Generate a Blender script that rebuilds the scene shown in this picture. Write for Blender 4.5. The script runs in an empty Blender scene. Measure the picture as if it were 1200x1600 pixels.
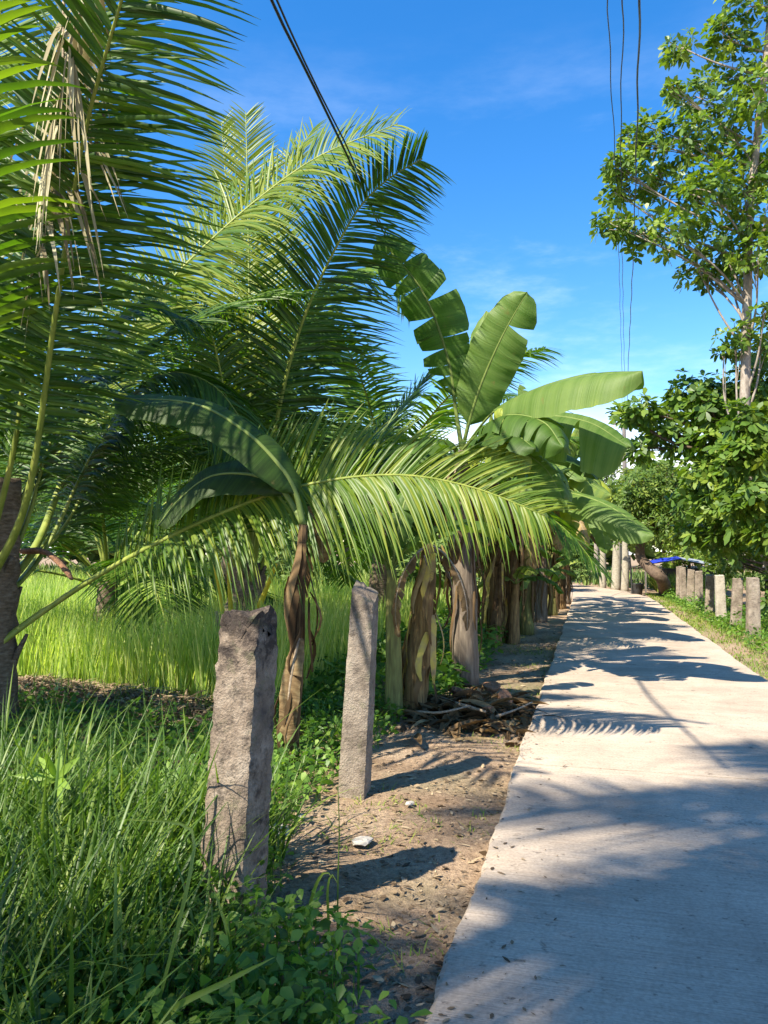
import bpy, bmesh, math, random
import numpy as np
from mathutils import Vector, Matrix

# ------------------------------------------------------------------ camera, sky, sun, exposure
S = bpy.context.scene
C = S.collection
CAM_H = 1.6
YAW = math.atan(320 / 1200)                       # the road runs along +Y, the camera looks 15 degrees to its left
PIT = math.atan(66 / 1200 * math.cos(YAW))
cam = bpy.data.cameras.new('camera'); camo = bpy.data.objects.new('camera', cam); C.objects.link(camo)
cam.sensor_fit = 'VERTICAL'; cam.sensor_height = 36; cam.lens = 27; cam.clip_start = .05; cam.clip_end = 2000
camo.location = (0, 0, CAM_H); camo.rotation_euler = (math.pi / 2 + PIT, 0, YAW)
S.camera = camo

SUN_D = Vector((.5, .7, -1)).normalized()          # direction the light travels
SUN_EL = math.asin(-SUN_D.z); SUN_AZ = math.atan2(-SUN_D.x, -SUN_D.y)
w = bpy.data.worlds.new('World'); S.world = w; w.use_nodes = True
nt = w.node_tree; nt.nodes.clear()
def wn(t, **k):
    n = nt.nodes.new(t)
    for a, b in k.items(): setattr(n, a, b)
    return n
wl = nt.links.new
out = wn('ShaderNodeOutputWorld'); bg = wn('ShaderNodeBackground'); bg.inputs['Strength'].default_value = .116
sky = wn('ShaderNodeTexSky', sky_type='NISHITA', sun_disc=False, sun_elevation=SUN_EL, sun_rotation=SUN_AZ,
         altitude=100, air_density=1.1, dust_density=.25, ozone_density=2.2)
hs = wn('ShaderNodeHueSaturation'); hs.inputs['Saturation'].default_value = 1.40; hs.inputs['Hue'].default_value = .505
wl(sky.outputs[0], hs.inputs['Color'])
tc = wn('ShaderNodeTexCoord'); sep = wn('ShaderNodeSeparateXYZ'); wl(tc.outputs['Generated'], sep.inputs[0])
def cloud(scale, mp, lo, hi, detail, rough, amt, z0, z1, z2, z3):
    m = wn('ShaderNodeMapping'); m.inputs['Scale'].default_value = mp; wl(tc.outputs['Generated'], m.inputs[0])
    n = wn('ShaderNodeTexNoise'); n.inputs['Scale'].default_value = scale; n.inputs['Detail'].default_value = detail
    n.inputs['Roughness'].default_value = rough; wl(m.outputs[0], n.inputs['Vector'])
    r = wn('ShaderNodeMapRange', interpolation_type='SMOOTHSTEP'); r.inputs[1].default_value = lo; r.inputs[2].default_value = hi; r.inputs[4].default_value = amt
    wl(n.outputs['Fac'], r.inputs[0])
    e = wn('ShaderNodeMapRange', interpolation_type='SMOOTHSTEP'); e.inputs[1].default_value = z0; e.inputs[2].default_value = z1; wl(sep.outputs['Z'], e.inputs[0])
    e2 = wn('ShaderNodeMapRange', interpolation_type='SMOOTHSTEP'); e2.inputs[1].default_value = z2; e2.inputs[2].default_value = z3
    e2.inputs[3].default_value = 1; e2.inputs[4].default_value = 0; wl(sep.outputs['Z'], e2.inputs[0])
    a = wn('ShaderNodeMath', operation='MULTIPLY'); wl(r.outputs[0], a.inputs[0]); wl(e.outputs[0], a.inputs[1])
    b = wn('ShaderNodeMath', operation='MULTIPLY'); wl(a.outputs[0], b.inputs[0]); wl(e2.outputs[0], b.inputs[1])
    return b.outputs[0]
wisp = cloud(2.2, (1, 1, 3.6), .50, .78, 8, .62, .42, .02, .10, .30, .62)
cum = cloud(5.0, (1, 1, 2.0), .40, .53, 8, .55, .95, -.05, .0, .11, .20)
mx1 = wn('ShaderNodeMix', data_type='RGBA'); mx1.inputs[7].default_value = (6.2, 6.8, 7.4, 1)
wl(wisp, mx1.inputs[0]); wl(hs.outputs[0], mx1.inputs[6])
mx2 = wn('ShaderNodeMix', data_type='RGBA'); mx2.inputs[7].default_value = (7.2, 7.4, 7.6, 1)
wl(cum, mx2.inputs[0]); wl(mx1.outputs[2], mx2.inputs[6])
wl(mx2.outputs[2], bg.inputs[0]); wl(bg.outputs[0], out.inputs[0])

sl = bpy.data.lights.new('sun', 'SUN'); sl.energy = 4.8; sl.angle = math.radians(.53); sl.color = (1, .92, .76)
so = bpy.data.objects.new('sun', sl); C.objects.link(so); so.rotation_euler = SUN_D.to_track_quat('-Z', 'Y').to_euler()
so.location = (-10, -14, 20)
S.view_settings.view_transform = 'Standard'; S.view_settings.look = 'None'; S.view_settings.gamma = 1
S.view_settings.exposure = 1.3; S.view_settings.use_curve_mapping = False
S.render.engine = 'CYCLES'
S.cycles.max_bounces = 6; S.cycles.transmission_bounces = 4; S.cycles.diffuse_bounces = 3; S.cycles.transparent_max_bounces = 6

rng = np.random.default_rng(7); random.seed(7)
PI = math.pi
# ------------------------------------------------------------------ helpers
_f = np.array([-math.sin(YAW) * math.cos(PIT), math.cos(YAW) * math.cos(PIT), math.sin(PIT)])
_r = np.array([math.cos(YAW), math.sin(YAW), 0.]); _u = np.cross(_r, _f); _o = np.array([0, 0, CAM_H])
def at(px, py, Y):                                 # the place at road distance Y seen at a measured bearing
    d = _f + _r * (px - 600) / 1200 + _u * (800 - py) / 1200
    return _o + d * (Y / d[1])
def gnd(px, py, z=0.):
    d = _f + _r * (px - 600) / 1200 + _u * (800 - py) / 1200
    return _o + d * ((z - CAM_H) / d[2])
def nrm(a): return a / np.maximum(np.linalg.norm(a, axis=-1, keepdims=True), 1e-9)

class Acc:
    """collects vertices / polygons / tint for one mesh"""
    def __init__(s): s.v = []; s.q = []; s.t = []; s.tt = []; s.al = []; s.n = 0
    def add(s, v, q=None, t=None, tint=0.5, al=None):
        v = np.asarray(v, float).reshape(-1, 3)
        if q is not None and len(q): s.q.append(np.asarray(q, int).reshape(-1, 4) + s.n)
        if t is not None and len(t): s.t.append(np.asarray(t, int).reshape(-1, 3) + s.n)
        tt = np.asarray(tint, float)
        s.tt.append(np.full(len(v), float(tt)) if tt.ndim == 0 else tt.ravel())
        s.al.append(np.zeros(len(v)) if al is None else np.asarray(al, float).ravel())
        s.v.append(v); s.n += len(v); return s
    def mesh(s, name, mat, smooth=True):
        v = np.concatenate(s.v); q = np.concatenate(s.q) if s.q else np.zeros((0, 4), int); t = np.concatenate(s.t) if s.t else np.zeros((0, 3), int)
        me = bpy.data.meshes.new(name)
        me.vertices.add(len(v)); me.vertices.foreach_set('co', v.astype('f4').ravel())
        me.loops.add(q.size + t.size); me.loops.foreach_set('vertex_index', np.concatenate([q.ravel(), t.ravel()]).astype('i4'))
        npoly = len(q) + len(t); me.polygons.add(npoly)
        st = np.concatenate([np.arange(len(q)) * 4, q.size + np.arange(len(t)) * 3]).astype('i4')
        me.polygons.foreach_set('loop_start', st)
        me.polygons.foreach_set('use_smooth', np.full(npoly, smooth, bool))
        a = me.attributes.new('tint', 'FLOAT', 'POINT'); a.data.foreach_set('value', np.concatenate(s.tt).astype('f4'))
        if any(x.any() for x in s.al):
            b = me.attributes.new('along', 'FLOAT', 'POINT'); b.data.foreach_set('value', np.concatenate(s.al).astype('f4'))
        me.update(calc_edges=True); me.validate()
        me.materials.append(mat); return me
    def obj(s, name, mat, parent=None, smooth=True, kind=None):
        o = bpy.data.objects.new(name, s.mesh(name, mat, smooth)); C.objects.link(o)
        if parent: link(o, parent)
        if kind: o['kind'] = kind
        return o
def link(o, parent):
    o.parent = parent; o.matrix_parent_inverse = PW(parent).inverted()
def PW(p):
    m = Matrix.LocRotScale(p.location, p.rotation_euler, p.scale)
    return (PW(p.parent) @ p.matrix_parent_inverse @ m) if p.parent else m
def thing(name, label, cat, loc, group=None):
    o = bpy.data.objects.new(name, None); C.objects.link(o); o.location = loc; o.empty_display_size = .1
    return tag(o, label, cat, group)
def tag(o, label, cat, group=None):
    o['label'] = label; o['category'] = cat
    if group: o['group'] = group
    return o

def catmull(P, n):
    P = np.asarray(P, float); P = np.vstack([2 * P[0] - P[1], P, 2 * P[-1] - P[-2]])
    m = len(P) - 3; tt = np.linspace(0, m - 1e-6, n * 4); res = []
    i = tt.astype(int); f = (tt - i)[:, None]
    a, b, c, d = P[i], P[i + 1], P[i + 2], P[i + 3]
    p = .5 * (2 * b + (c - a) * f + (2 * a - 5 * b + 4 * c - d) * f ** 2 + (3 * b - a - 3 * c + d) * f ** 3)
    L = np.r_[0, np.cumsum(np.linalg.norm(np.diff(p, axis=0), axis=1))]
    s = np.linspace(0, L[-1], n)
    return np.stack([np.interp(s, L, p[:, k]) for k in range(3)], 1), L[-1]
def tangents(p): return nrm(np.gradient(p, axis=0))

def tube(acc, p, r, seg=7, tint=.5, flat=1.0, ref=None, cap=True, lump=0.):
    p = np.asarray(p, float); r = np.broadcast_to(np.asarray(r, float), (len(p),)); T = tangents(p)
    rf = np.array([0.13, .21, 1.]) if ref is None else np.asarray(ref, float)
    if ref is None and abs(T[:, 2]).mean() > .8: rf = np.array([.2, 1., .1])
    A = nrm(np.cross(T, rf)); B = np.cross(A, T)
    an = np.linspace(0, 2 * PI, seg, endpoint=False)
    rr = r[:, None] * (1 + lump * rng.uniform(-1, 1, (len(p), seg)))
    v = p[:, None] + A[:, None] * (np.cos(an)[None, :] * rr)[..., None] + B[:, None] * (np.sin(an)[None, :] * rr * flat)[..., None]
    K = len(p); k, j = np.meshgrid(np.arange(K - 1), np.arange(seg), indexing='ij'); j2 = (j + 1) % seg
    q = np.stack([k * seg + j, k * seg + j2, (k + 1) * seg + j2, (k + 1) * seg + j], -1).reshape(-1, 4)
    V = v.reshape(-1, 3); t = []
    if cap:
        V = np.vstack([V, p[0], p[-1]]); n = K * seg
        t = [(n, (i + 1) % seg, i) for i in range(seg)] + [(n + 1, (K - 1) * seg + i, (K - 1) * seg + (i + 1) % seg) for i in range(seg)]
    ti = np.asarray(tint, float)
    if ti.ndim == 1: ti = np.r_[np.repeat(ti, seg), [ti[0], ti[-1]] if cap else []]
    acc.add(V, q, t, ti); return acc

def strips(acc, base, D, W, N, L, wd, g, s, prof, tint, fold=.25, side=None):
    """many leaf blades at once: bent under gravity, folded along the midrib"""
    n = len(base); s = np.asarray(s); K = len(s)
    L = np.broadcast_to(L, (n,)); wd = np.broadcast_to(wd, (n,)); g = np.broadcast_to(g, (n,)); tint = np.broadcast_to(tint, (n,))
    c = base[:, None] + D[:, None] * (L[:, None] * s)[..., None]
    c[..., 2] -= (g * L)[:, None] * s ** 2
    if side is not None: c += side[:, None] * (L[:, None] * s ** 2)[..., None]
    h = (wd[:, None] * np.asarray(prof) * .5)[..., None]
    if fold is None:                                               # flat blade for small or far leaves
        v = np.stack([c - W[:, None] * h, c + W[:, None] * h], 2)
        o = np.arange(n)[:, None] * (K * 2) + np.arange(K - 1)[None, :] * 2
        acc.add(v, np.stack([o, o + 1, o + 3, o + 2], -1).reshape(-1, 4), None, np.repeat(tint, K * 2)); return acc
    a = c - W[:, None] * h + N[:, None] * h * fold; b = c + W[:, None] * h + N[:, None] * h * fold
    v = np.stack([a, c, b], 2)                                     # n,K,3,3
    i = np.arange(n)[:, None, None] * (K * 3); k = np.arange(K - 1)[None, :, None] * 3; m = np.arange(2)[None, None, :]
    o = i + k + m
    q = np.stack([o, o + 1, o + 4, o + 3], -1).reshape(-1, 4)
    acc.add(v, q, None, np.repeat(tint, K * 3)); return acc

# ------------------------------------------------------------------ materials
def mat(name):
    m = bpy.data.materials.new(name); m.use_nodes = True; n = m.node_tree; n.nodes.clear(); return m, n
def nd(n, t, **k):
    x = n.nodes.new(t)
    for a, b in k.items(): setattr(x, a, b)
    return x
def ramp(n, stops, fac=None):
    r = nd(n, 'ShaderNodeValToRGB'); e = r.color_ramp.elements
    while len(e) < len(stops): e.new(.5)
    for x, (p, c) in zip(e, stops): x.position = p; x.color = (*c, 1)
    if fac is not None: n.links.new(fac, r.inputs[0])
    return r
def noise(n, vec, scale, detail=5, rough=.55, dist=0):
    x = nd(n, 'ShaderNodeTexNoise'); x.inputs['Scale'].default_value = scale; x.inputs['Detail'].default_value = detail
    x.inputs['Roughness'].default_value = rough; x.inputs['Distortion'].default_value = dist
    if vec is not None: n.links.new(vec, x.inputs['Vector'])
    return x
def mathn(n, op, a, b=None, clamp=False):
    x = nd(n, 'ShaderNodeMath', operation=op, use_clamp=clamp)
    for i, v in enumerate((a, b)):
        if v is None: continue
        if isinstance(v, (int, float)): x.inputs[i].default_value = v
        else: n.links.new(v, x.inputs[i])
    return x.outputs[0]
def mixc(n, fac, a, b, blend='MIX'):
    x = nd(n, 'ShaderNodeMix', data_type='RGBA', blend_type=blend)
    for i, v in ((0, fac), (6, a), (7, b)):
        if isinstance(v, (int, float)): x.inputs[i].default_value = v
        elif isinstance(v, tuple): x.inputs[i].default_value = (*v, 1)
        else: n.links.new(v, x.inputs[i])
    return x.outputs[2]
def leafmat(name, stops, trans=.35, rough=.45, tmul=(1.5, 1.6, .6), nscale=6, spec=.35, var=.35, vein=0):
    m, n = mat(name); o = nd(n, 'ShaderNodeOutputMaterial'); at_ = nd(n, 'ShaderNodeAttribute', attribute_name='tint')
    g = nd(n, 'ShaderNodeNewGeometry'); nz = noise(n, g.outputs['Position'], nscale, 3)
    f = mathn(n, 'ADD', at_.outputs['Fac'], mathn(n, 'MULTIPLY', mathn(n, 'SUBTRACT', nz.outputs['Fac'], .5), var))
    if vein:
        va = nd(n, 'ShaderNodeAttribute', attribute_name='along'); cx = nd(n, 'ShaderNodeCombineXYZ'); n.links.new(va.outputs['Fac'], cx.inputs[0])
        vz = noise(n, cx.outputs[0], vein, 3, .7); f = mathn(n, 'ADD', f, mathn(n, 'MULTIPLY', mathn(n, 'SUBTRACT', vz.outputs['Fac'], .5), .55))
        blot = noise(n, g.outputs['Position'], 9, 5, .7)
    r = ramp(n, stops, f)
    b = nd(n, 'ShaderNodeBsdfPrincipled'); n.links.new(r.outputs[0], b.inputs['Base Color']); b.inputs['Roughness'].default_value = rough
    b.inputs['Specular IOR Level'].default_value = spec
    if vein:
        col = mixc(n, mathn(n, 'MULTIPLY', ramp(n, [(.62, (0, 0, 0)), (.72, (1, 1, 1))], blot.outputs['Fac']).outputs[0], .6), r.outputs[0], (.2, .15, .05)); n.links.new(col, b.inputs['Base Color'])
        bp = nd(n, 'ShaderNodeBump'); bp.inputs['Strength'].default_value = .6; bp.inputs['Distance'].default_value = .012; n.links.new(vz.outputs['Fac'], bp.inputs['Height']); n.links.new(bp.outputs[0], b.inputs['Normal'])
    t = nd(n, 'ShaderNodeBsdfTranslucent'); n.links.new(mixc(n, 1., r.outputs[0], tuple(tmul), 'MULTIPLY'), t.inputs[0])
    x = nd(n, 'ShaderNodeMixShader'); x.inputs[0].default_value = trans
    n.links.new(b.outputs[0], x.inputs[1]); n.links.new(t.outputs[0], x.inputs[2]); n.links.new(x.outputs[0], o.inputs[0])
    return m
def barkmat(name, stops, scale=(8, 8, 2), bump=.5, rough=.9, det=8, tintmix=0.):
    m, n = mat(name); o = nd(n, 'ShaderNodeOutputMaterial'); tcn = nd(n, 'ShaderNodeNewGeometry')
    mp = nd(n, 'ShaderNodeMapping'); mp.inputs['Scale'].default_value = scale; n.links.new(tcn.outputs['Position'], mp.inputs[0])
    nz = noise(n, mp.outputs[0], 3, det, .65); f = nz.outputs['Fac']
    if tintmix:
        a = nd(n, 'ShaderNodeAttribute', attribute_name='tint')
        f = mathn(n, 'ADD', f, mathn(n, 'MULTIPLY', mathn(n, 'SUBTRACT', a.outputs['Fac'], .5), tintmix))
    r = ramp(n, stops, f); b = nd(n, 'ShaderNodeBsdfPrincipled'); n.links.new(r.outputs[0], b.inputs['Base Color'])
    b.inputs['Roughness'].default_value = rough; b.inputs['Specular IOR Level'].default_value = .2
    bp = nd(n, 'ShaderNodeBump'); bp.inputs['Strength'].default_value = bump; bp.inputs['Distance'].default_value = .02
    n.links.new(nz.outputs['Fac'], bp.inputs['Height']); n.links.new(bp.outputs[0], b.inputs['Normal']); n.links.new(b.outputs[0], o.inputs[0])
    return m
M = {}
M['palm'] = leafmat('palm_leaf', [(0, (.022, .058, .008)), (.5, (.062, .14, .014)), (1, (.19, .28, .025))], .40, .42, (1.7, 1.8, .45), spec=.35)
M['palm_sunlit'] = leafmat('sunlit_palm_leaf', [(0, (.045, .11, .015)), (.5, (.12, .20, .022)), (1, (.26, .29, .035))], .40, .42, (1.5, 1.6, .45), spec=.35)  # lighter, yellower copy of the palm leaf: sunlight put into the colour
M['palm_dead'] = leafmat('dead_palm_leaf', [(0, (.14, .11, .06)), (.5, (.33, .29, .16)), (1, (.5, .46, .3))], .2, .7, (1.2, 1.1, .8), spec=.2)
M['rachis'] = barkmat('palm_rachis', [(.25, (.10, .15, .02)), (.55, (.22, .26, .05)), (.8, (.36, .34, .09))], (3, 3, 1.2), .15, .45)
M['petiole_yellow'] = barkmat('yellow_petiole', [(.2, (.32, .26, .02)), (.6, (.6, .48, .03)), (.9, (.5, .45, .06))], (3, 3, 1), .15, .5)
M['palm_trunk'] = barkmat('palm_trunk', [(.25, (.05, .035, .022)), (.5, (.15, .11, .075)), (.8, (.30, .24, .18))], (4, 4, 14), 1.0)
M['palm_tall'] = barkmat('tall_palm_trunk', [(.25, (.2, .17, .14)), (.8, (.42, .38, .33))], (2, 2, 14), .6)
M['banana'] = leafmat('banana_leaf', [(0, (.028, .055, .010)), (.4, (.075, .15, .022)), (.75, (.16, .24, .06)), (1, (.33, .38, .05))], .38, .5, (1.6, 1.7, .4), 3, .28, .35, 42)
M['banana_rib'] = barkmat('banana_midrib', [(.25, (.10, .15, .03)), (.8, (.22, .27, .08))], (3, 3, 1), .1, .5)
M['dry'] = leafmat('dry_banana_leaf', [(0, (.06, .035, .018)), (.5, (.20, .13, .065)), (.85, (.42, .31, .16)), (1, (.6, .48, .12))], .2, .8, (1.2, 1.0, .6), 9, .12, .7, 60)
M['pseudostem'] = barkmat('banana_stem', [(.2, (.05, .03, .018)), (.45, (.14, .13, .045)), (.62, (.22, .22, .07)), (.85, (.40, .34, .12))], (9, 9, .9), .5, .7, 6, 1.0)
M['drystem'] = barkmat('dry_banana_stem', [(.24, (.035, .02, .012)), (.45, (.15, .092, .042)), (.63, (.32, .21, .09)), (.88, (.52, .4, .17))], (16, 16, .9), .8, .85, 6, .5)
M['greystem'] = barkmat('grey_banana_stem', [(.24, (.05, .036, .028)), (.5, (.16, .125, .095)), (.8, (.34, .28, .21))], (11, 11, .8), .8, .85, 6, .5)
M['bark'] = barkmat('tree_bark', [(.25, (.12, .09, .07)), (.55, (.32, .27, .22)), (.85, (.55, .49, .42))], (5, 5, 2), .5)
M['bark_dark'] = barkmat('dark_tree_bark', [(.25, (.05, .035, .025)), (.8, (.2, .14, .10))], (5, 5, 2), .6)
M['bark_pale'] = barkmat('pale_trunk_bark', [(.25, (.22, .19, .14)), (.8, (.46, .42, .34))], (4, 4, 6), .4)
M['talisay'] = leafmat('broad_tree_leaf', [(0, (.04, .085, .014)), (.5, (.105, .19, .028)), (1, (.26, .33, .05))], .36, .42, (1.7, 1.7, .45), 1.2, .35, .4)
M['bush'] = leafmat('dense_tree_leaf', [(0, (.04, .08, .014)), (.5, (.10, .17, .028)), (1, (.25, .30, .055))], .34, .45, (1.7, 1.7, .45), .9, .3, .5)
M['far_leaf'] = leafmat('far_leaf', [(0, (.05, .10, .03)), (.5, (.12, .19, .05)), (1, (.24, .30, .07))], .25, .6, (1.3, 1.4, .6), .5, .2, .5)
M['rice'] = leafmat('rice_leaf', [(0, (.16, .28, .05)), (.5, (.36, .47, .11)), (1, (.58, .60, .24))], .5, .5, (1.5, 1.6, .6), 1.5, .3, .5)
M['grass'] = leafmat('grass_blade', [(0, (.035, .075, .014)), (.5, (.09, .17, .025)), (1, (.24, .31, .06))], .42, .42, (1.5, 1.6, .6), 3, .4, .4)
M['lawn'] = leafmat('verge_grass', [(0, (.08, .15, .02)), (.5, (.17, .26, .035)), (1, (.33, .35, .08))], .35, .55, (1.4, 1.5, .5), 2, .3, .4)
M['weed'] = leafmat('weed_leaf', [(0, (.035, .085, .016)), (.5, (.10, .21, .03)), (1, (.25, .37, .06))], .42, .45, (1.5, 1.6, .5), 4, .35, .4)
M['litter'] = leafmat('litter_flake', [(0, (.06, .04, .025)), (.5, (.20, .14, .085)), (1, (.42, .32, .20))], .05, .85, (1, 1, 1), 12, .15, .5)

def concrete(name, dark, mid, light, lichen=0., broom=False):
    m, n = mat(name); o = nd(n, 'ShaderNodeOutputMaterial'); g = nd(n, 'ShaderNodeNewGeometry'); P = g.outputs['Position']
    n1 = noise(n, P, 1.1 if broom else 4.5, 8, .66); n2 = noise(n, P, 60 if broom else 90, 4, .6); n3 = noise(n, P, 9 if broom else 22, 6, .7)
    r = ramp(n, [(.3, dark), (.52, mid), (.72, light)], n1.outputs['Fac'])
    col = mixc(n, .55, r.outputs[0], ramp(n, [(.3, (.55, .55, .55)), (.62, (1, 1, 1))], n2.outputs['Fac']).outputs[0], 'MULTIPLY')
    pits = ramp(n, [(.30, (.22, .2, .18)), (.40, (1, 1, 1))], n3.outputs['Fac'])
    col = mixc(n, .75 if broom else .6, col, pits.outputs[0], 'MULTIPLY')
    h = mathn(n, 'ADD', mathn(n, 'MULTIPLY', n2.outputs['Fac'], .5), n3.outputs['Fac'])
    if broom:
        mp = nd(n, 'ShaderNodeMapping'); mp.inputs['Scale'].default_value = (1.3, 60, 1); n.links.new(P, mp.inputs[0])
        n4 = noise(n, mp.outputs[0], 1.6, 4, .6, .3)
        h = mathn(n, 'ADD', h, mathn(n, 'MULTIPLY', n4.outputs['Fac'], 1.6))
        col = mixc(n, .5, col, ramp(n, [(.36, (.62, .6, .58)), (.58, (1, 1, 1))], n4.outputs['Fac']).outputs[0], 'MULTIPLY')
        n5 = noise(n, P, 26, 3, .5)
        col = mixc(n, .6, col, ramp(n, [(.27, (.28, .26, .25)), (.34, (1, 1, 1))], n5.outputs['Fac']).outputs[0], 'MULTIPLY')
    if broom:
        vo = nd(n, 'ShaderNodeTexVoronoi', feature='DISTANCE_TO_EDGE'); vo.inputs['Scale'].default_value = .32
        dn = noise(n, P, 2.5, 6, .7); dv = nd(n, 'ShaderNodeVectorMath', operation='MULTIPLY_ADD'); n.links.new(dn.outputs['Color'], dv.inputs[0]); dv.inputs[1].default_value = (.7, .7, 0); n.links.new(P, dv.inputs[2]); n.links.new(dv.outputs[0], vo.inputs['Vector'])
        gate = ramp(n, [(.47, (0, 0, 0)), (.56, (1, 1, 1))], noise(n, P, .55, 2).outputs['Fac'])
        crack = mathn(n, 'MULTIPLY', ramp(n, [(.0, (1, 1, 1)), (.0022, (0, 0, 0))], vo.outputs['Distance']).outputs[0], gate.outputs[0])
        col = mixc(n, mathn(n, 'MULTIPLY', crack, .6), col, (.09, .075, .06))
        st = noise(n, P, .8, 6, .7, 1.2); col = mixc(n, mathn(n, 'MULTIPLY', ramp(n, [(.55, (0, 0, 0)), (.75, (1, 1, 1))], st.outputs['Fac']).outputs[0], .45), col, (.22, .18, .14))
    if lichen:
        sp = nd(n, 'ShaderNodeSeparateXYZ'); n.links.new(P, sp.inputs[0])
        zz = nd(n, 'ShaderNodeMapRange'); zz.inputs[1].default_value = 1.0; zz.inputs[2].default_value = 1.35; n.links.new(sp.outputs['Z'], zz.inputs[0])
        n6 = noise(n, P, 14, 8, .7)
        f = mathn(n, 'MULTIPLY', ramp(n, [(.50, (0, 0, 0)), (.68, (1, 1, 1))], mathn(n, 'ADD', n6.outputs['Fac'], mathn(n, 'MULTIPLY', zz.outputs[0], .2))).outputs[0], lichen)
        col = mixc(n, f, col, (.045, .035, .03))
        n7 = noise(n, P, 10, 6, .7)
        col = mixc(n, mathn(n, 'MULTIPLY', ramp(n, [(.55, (0, 0, 0)), (.68, (1, 1, 1))], n7.outputs['Fac']).outputs[0], .35), col, (.10, .13, .05))
    b = nd(n, 'ShaderNodeBsdfPrincipled'); n.links.new(col, b.inputs['Base Color']); b.inputs['Roughness'].default_value = .9; b.inputs['Specular IOR Level'].default_value = .2
    bp = nd(n, 'ShaderNodeBump'); bp.inputs['Strength'].default_value = .6 if broom else .95; bp.inputs['Distance'].default_value = .006 if broom else .02
    n.links.new(h, bp.inputs['Height']); n.links.new(bp.outputs[0], b.inputs['Normal']); n.links.new(b.outputs[0], o.inputs[0])
    return m
M['road'] = concrete('road_concrete', (.36, .285, .22), (.50, .405, .315), (.59, .485, .385), broom=True)
M['joint'] = concrete('joint_grit', (.10, .085, .07), (.14, .12, .1), (.2, .17, .14))
M['post'] = concrete('post_concrete', (.12, .09, .07), (.28, .215, .16), (.45, .37, .29), lichen=.95)
M['post_mid'] = concrete('brownish_post_concrete', (.16, .125, .095), (.31, .25, .195), (.43, .36, .285), lichen=.5)
M['post_clean'] = concrete('pale_post_concrete', (.36, .31, .25), (.48, .43, .36), (.56, .51, .43), lichen=.25)

def soil():
    m, n = mat('verge_soil'); o = nd(n, 'ShaderNodeOutputMaterial'); g = nd(n, 'ShaderNodeNewGeometry'); P = g.outputs['Position']
    a = noise(n, P, 1.4, 6, .6); b_ = noise(n, P, 28, 6, .7); c = noise(n, P, 120, 3, .6)
    r = ramp(n, [(.3, (.24, .165, .105)), (.5, (.41, .30, .205)), (.7, (.52, .405, .29))], a.outputs['Fac'])
    col = mixc(n, .8, r.outputs[0], ramp(n, [(.3, (.35, .3, .26)), (.5, (.85, .82, .8)), (.68, (1.25, 1.22, 1.15))], b_.outputs['Fac']).outputs[0], 'MULTIPLY')
    col = mixc(n, .5, col, ramp(n, [(.35, (.45, .42, .4)), (.6, (1.15, 1.12, 1.1))], c.outputs['Fac']).outputs[0], 'MULTIPLY')
    gr = noise(n, P, .7, 5, .6)
    col = mixc(n, mathn(n, 'MULTIPLY', ramp(n, [(.50, (0, 0, 0)), (.66, (1, 1, 1))], gr.outputs['Fac']).outputs[0], .55), col, (.09, .10, .035))
    b = nd(n, 'ShaderNodeBsdfPrincipled'); n.links.new(col, b.inputs['Base Color']); b.inputs['Roughness'].default_value = .95; b.inputs['Specular IOR Level'].default_value = .15
    bp = nd(n, 'ShaderNodeBump'); bp.inputs['Strength'].default_value = .9; bp.inputs['Distance'].default_value = .03
    h = mathn(n, 'ADD', b_.outputs['Fac'], mathn(n, 'MULTIPLY', c.outputs['Fac'], .4))
    n.links.new(h, bp.inputs['Height']); n.links.new(bp.outputs[0], b.inputs['Normal']); n.links.new(b.outputs[0], o.inputs[0]); return m
M['soil'] = soil()
def plain(name, col, rough=.6, bump=0, scale=20, var=.25, metal=0):
    m, n = mat(name); o = nd(n, 'ShaderNodeOutputMaterial'); g = nd(n, 'ShaderNodeNewGeometry'); z = noise(n, g.outputs['Position'], scale, 5)
    c = ramp(n, [(.3, tuple(x * (1 - var) for x in col)), (.7, tuple(min(1, x * (1 + var)) for x in col))], z.outputs['Fac'])
    b = nd(n, 'ShaderNodeBsdfPrincipled'); n.links.new(c.outputs[0], b.inputs['Base Color']); b.inputs['Roughness'].default_value = rough; b.inputs['Metallic'].default_value = metal
    if bump:
        bp = nd(n, 'ShaderNodeBump'); bp.inputs['Strength'].default_value = bump; bp.inputs['Distance'].default_value = .02
        n.links.new(z.outputs['Fac'], bp.inputs['Height']); n.links.new(bp.outputs[0], b.inputs['Normal'])
    n.links.new(b.outputs[0], o.inputs[0]); return m
M['cable'] = plain('black_cable', (.02, .02, .025), .5)
M['tarp'] = plain('blue_tarpaulin', (.02, .04, .45), .45, .6, 3)
M['tarp_grey'] = plain('grey_sheet', (.30, .33, .38), .5, .3, 6)
M['wall'] = plain('shack_wall', (.05, .045, .045), .9, .3, 8)
M['husk'] = plain('coconut_husk', (.22, .11, .06), .95, 1.0, 30, .5)
M['stick'] = plain('dry_stick', (.30, .23, .16), .9, .6, 30, .4)
M['stone'] = plain('pale_stone', (.36, .33, .29), .9, .8, 25, .3)
M['dark'] = plain('dark_plastic', (.03, .03, .03), .5)
M['pole'] = plain('weathered_pole', (.13, .11, .10), .85, .4, 12)

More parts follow.
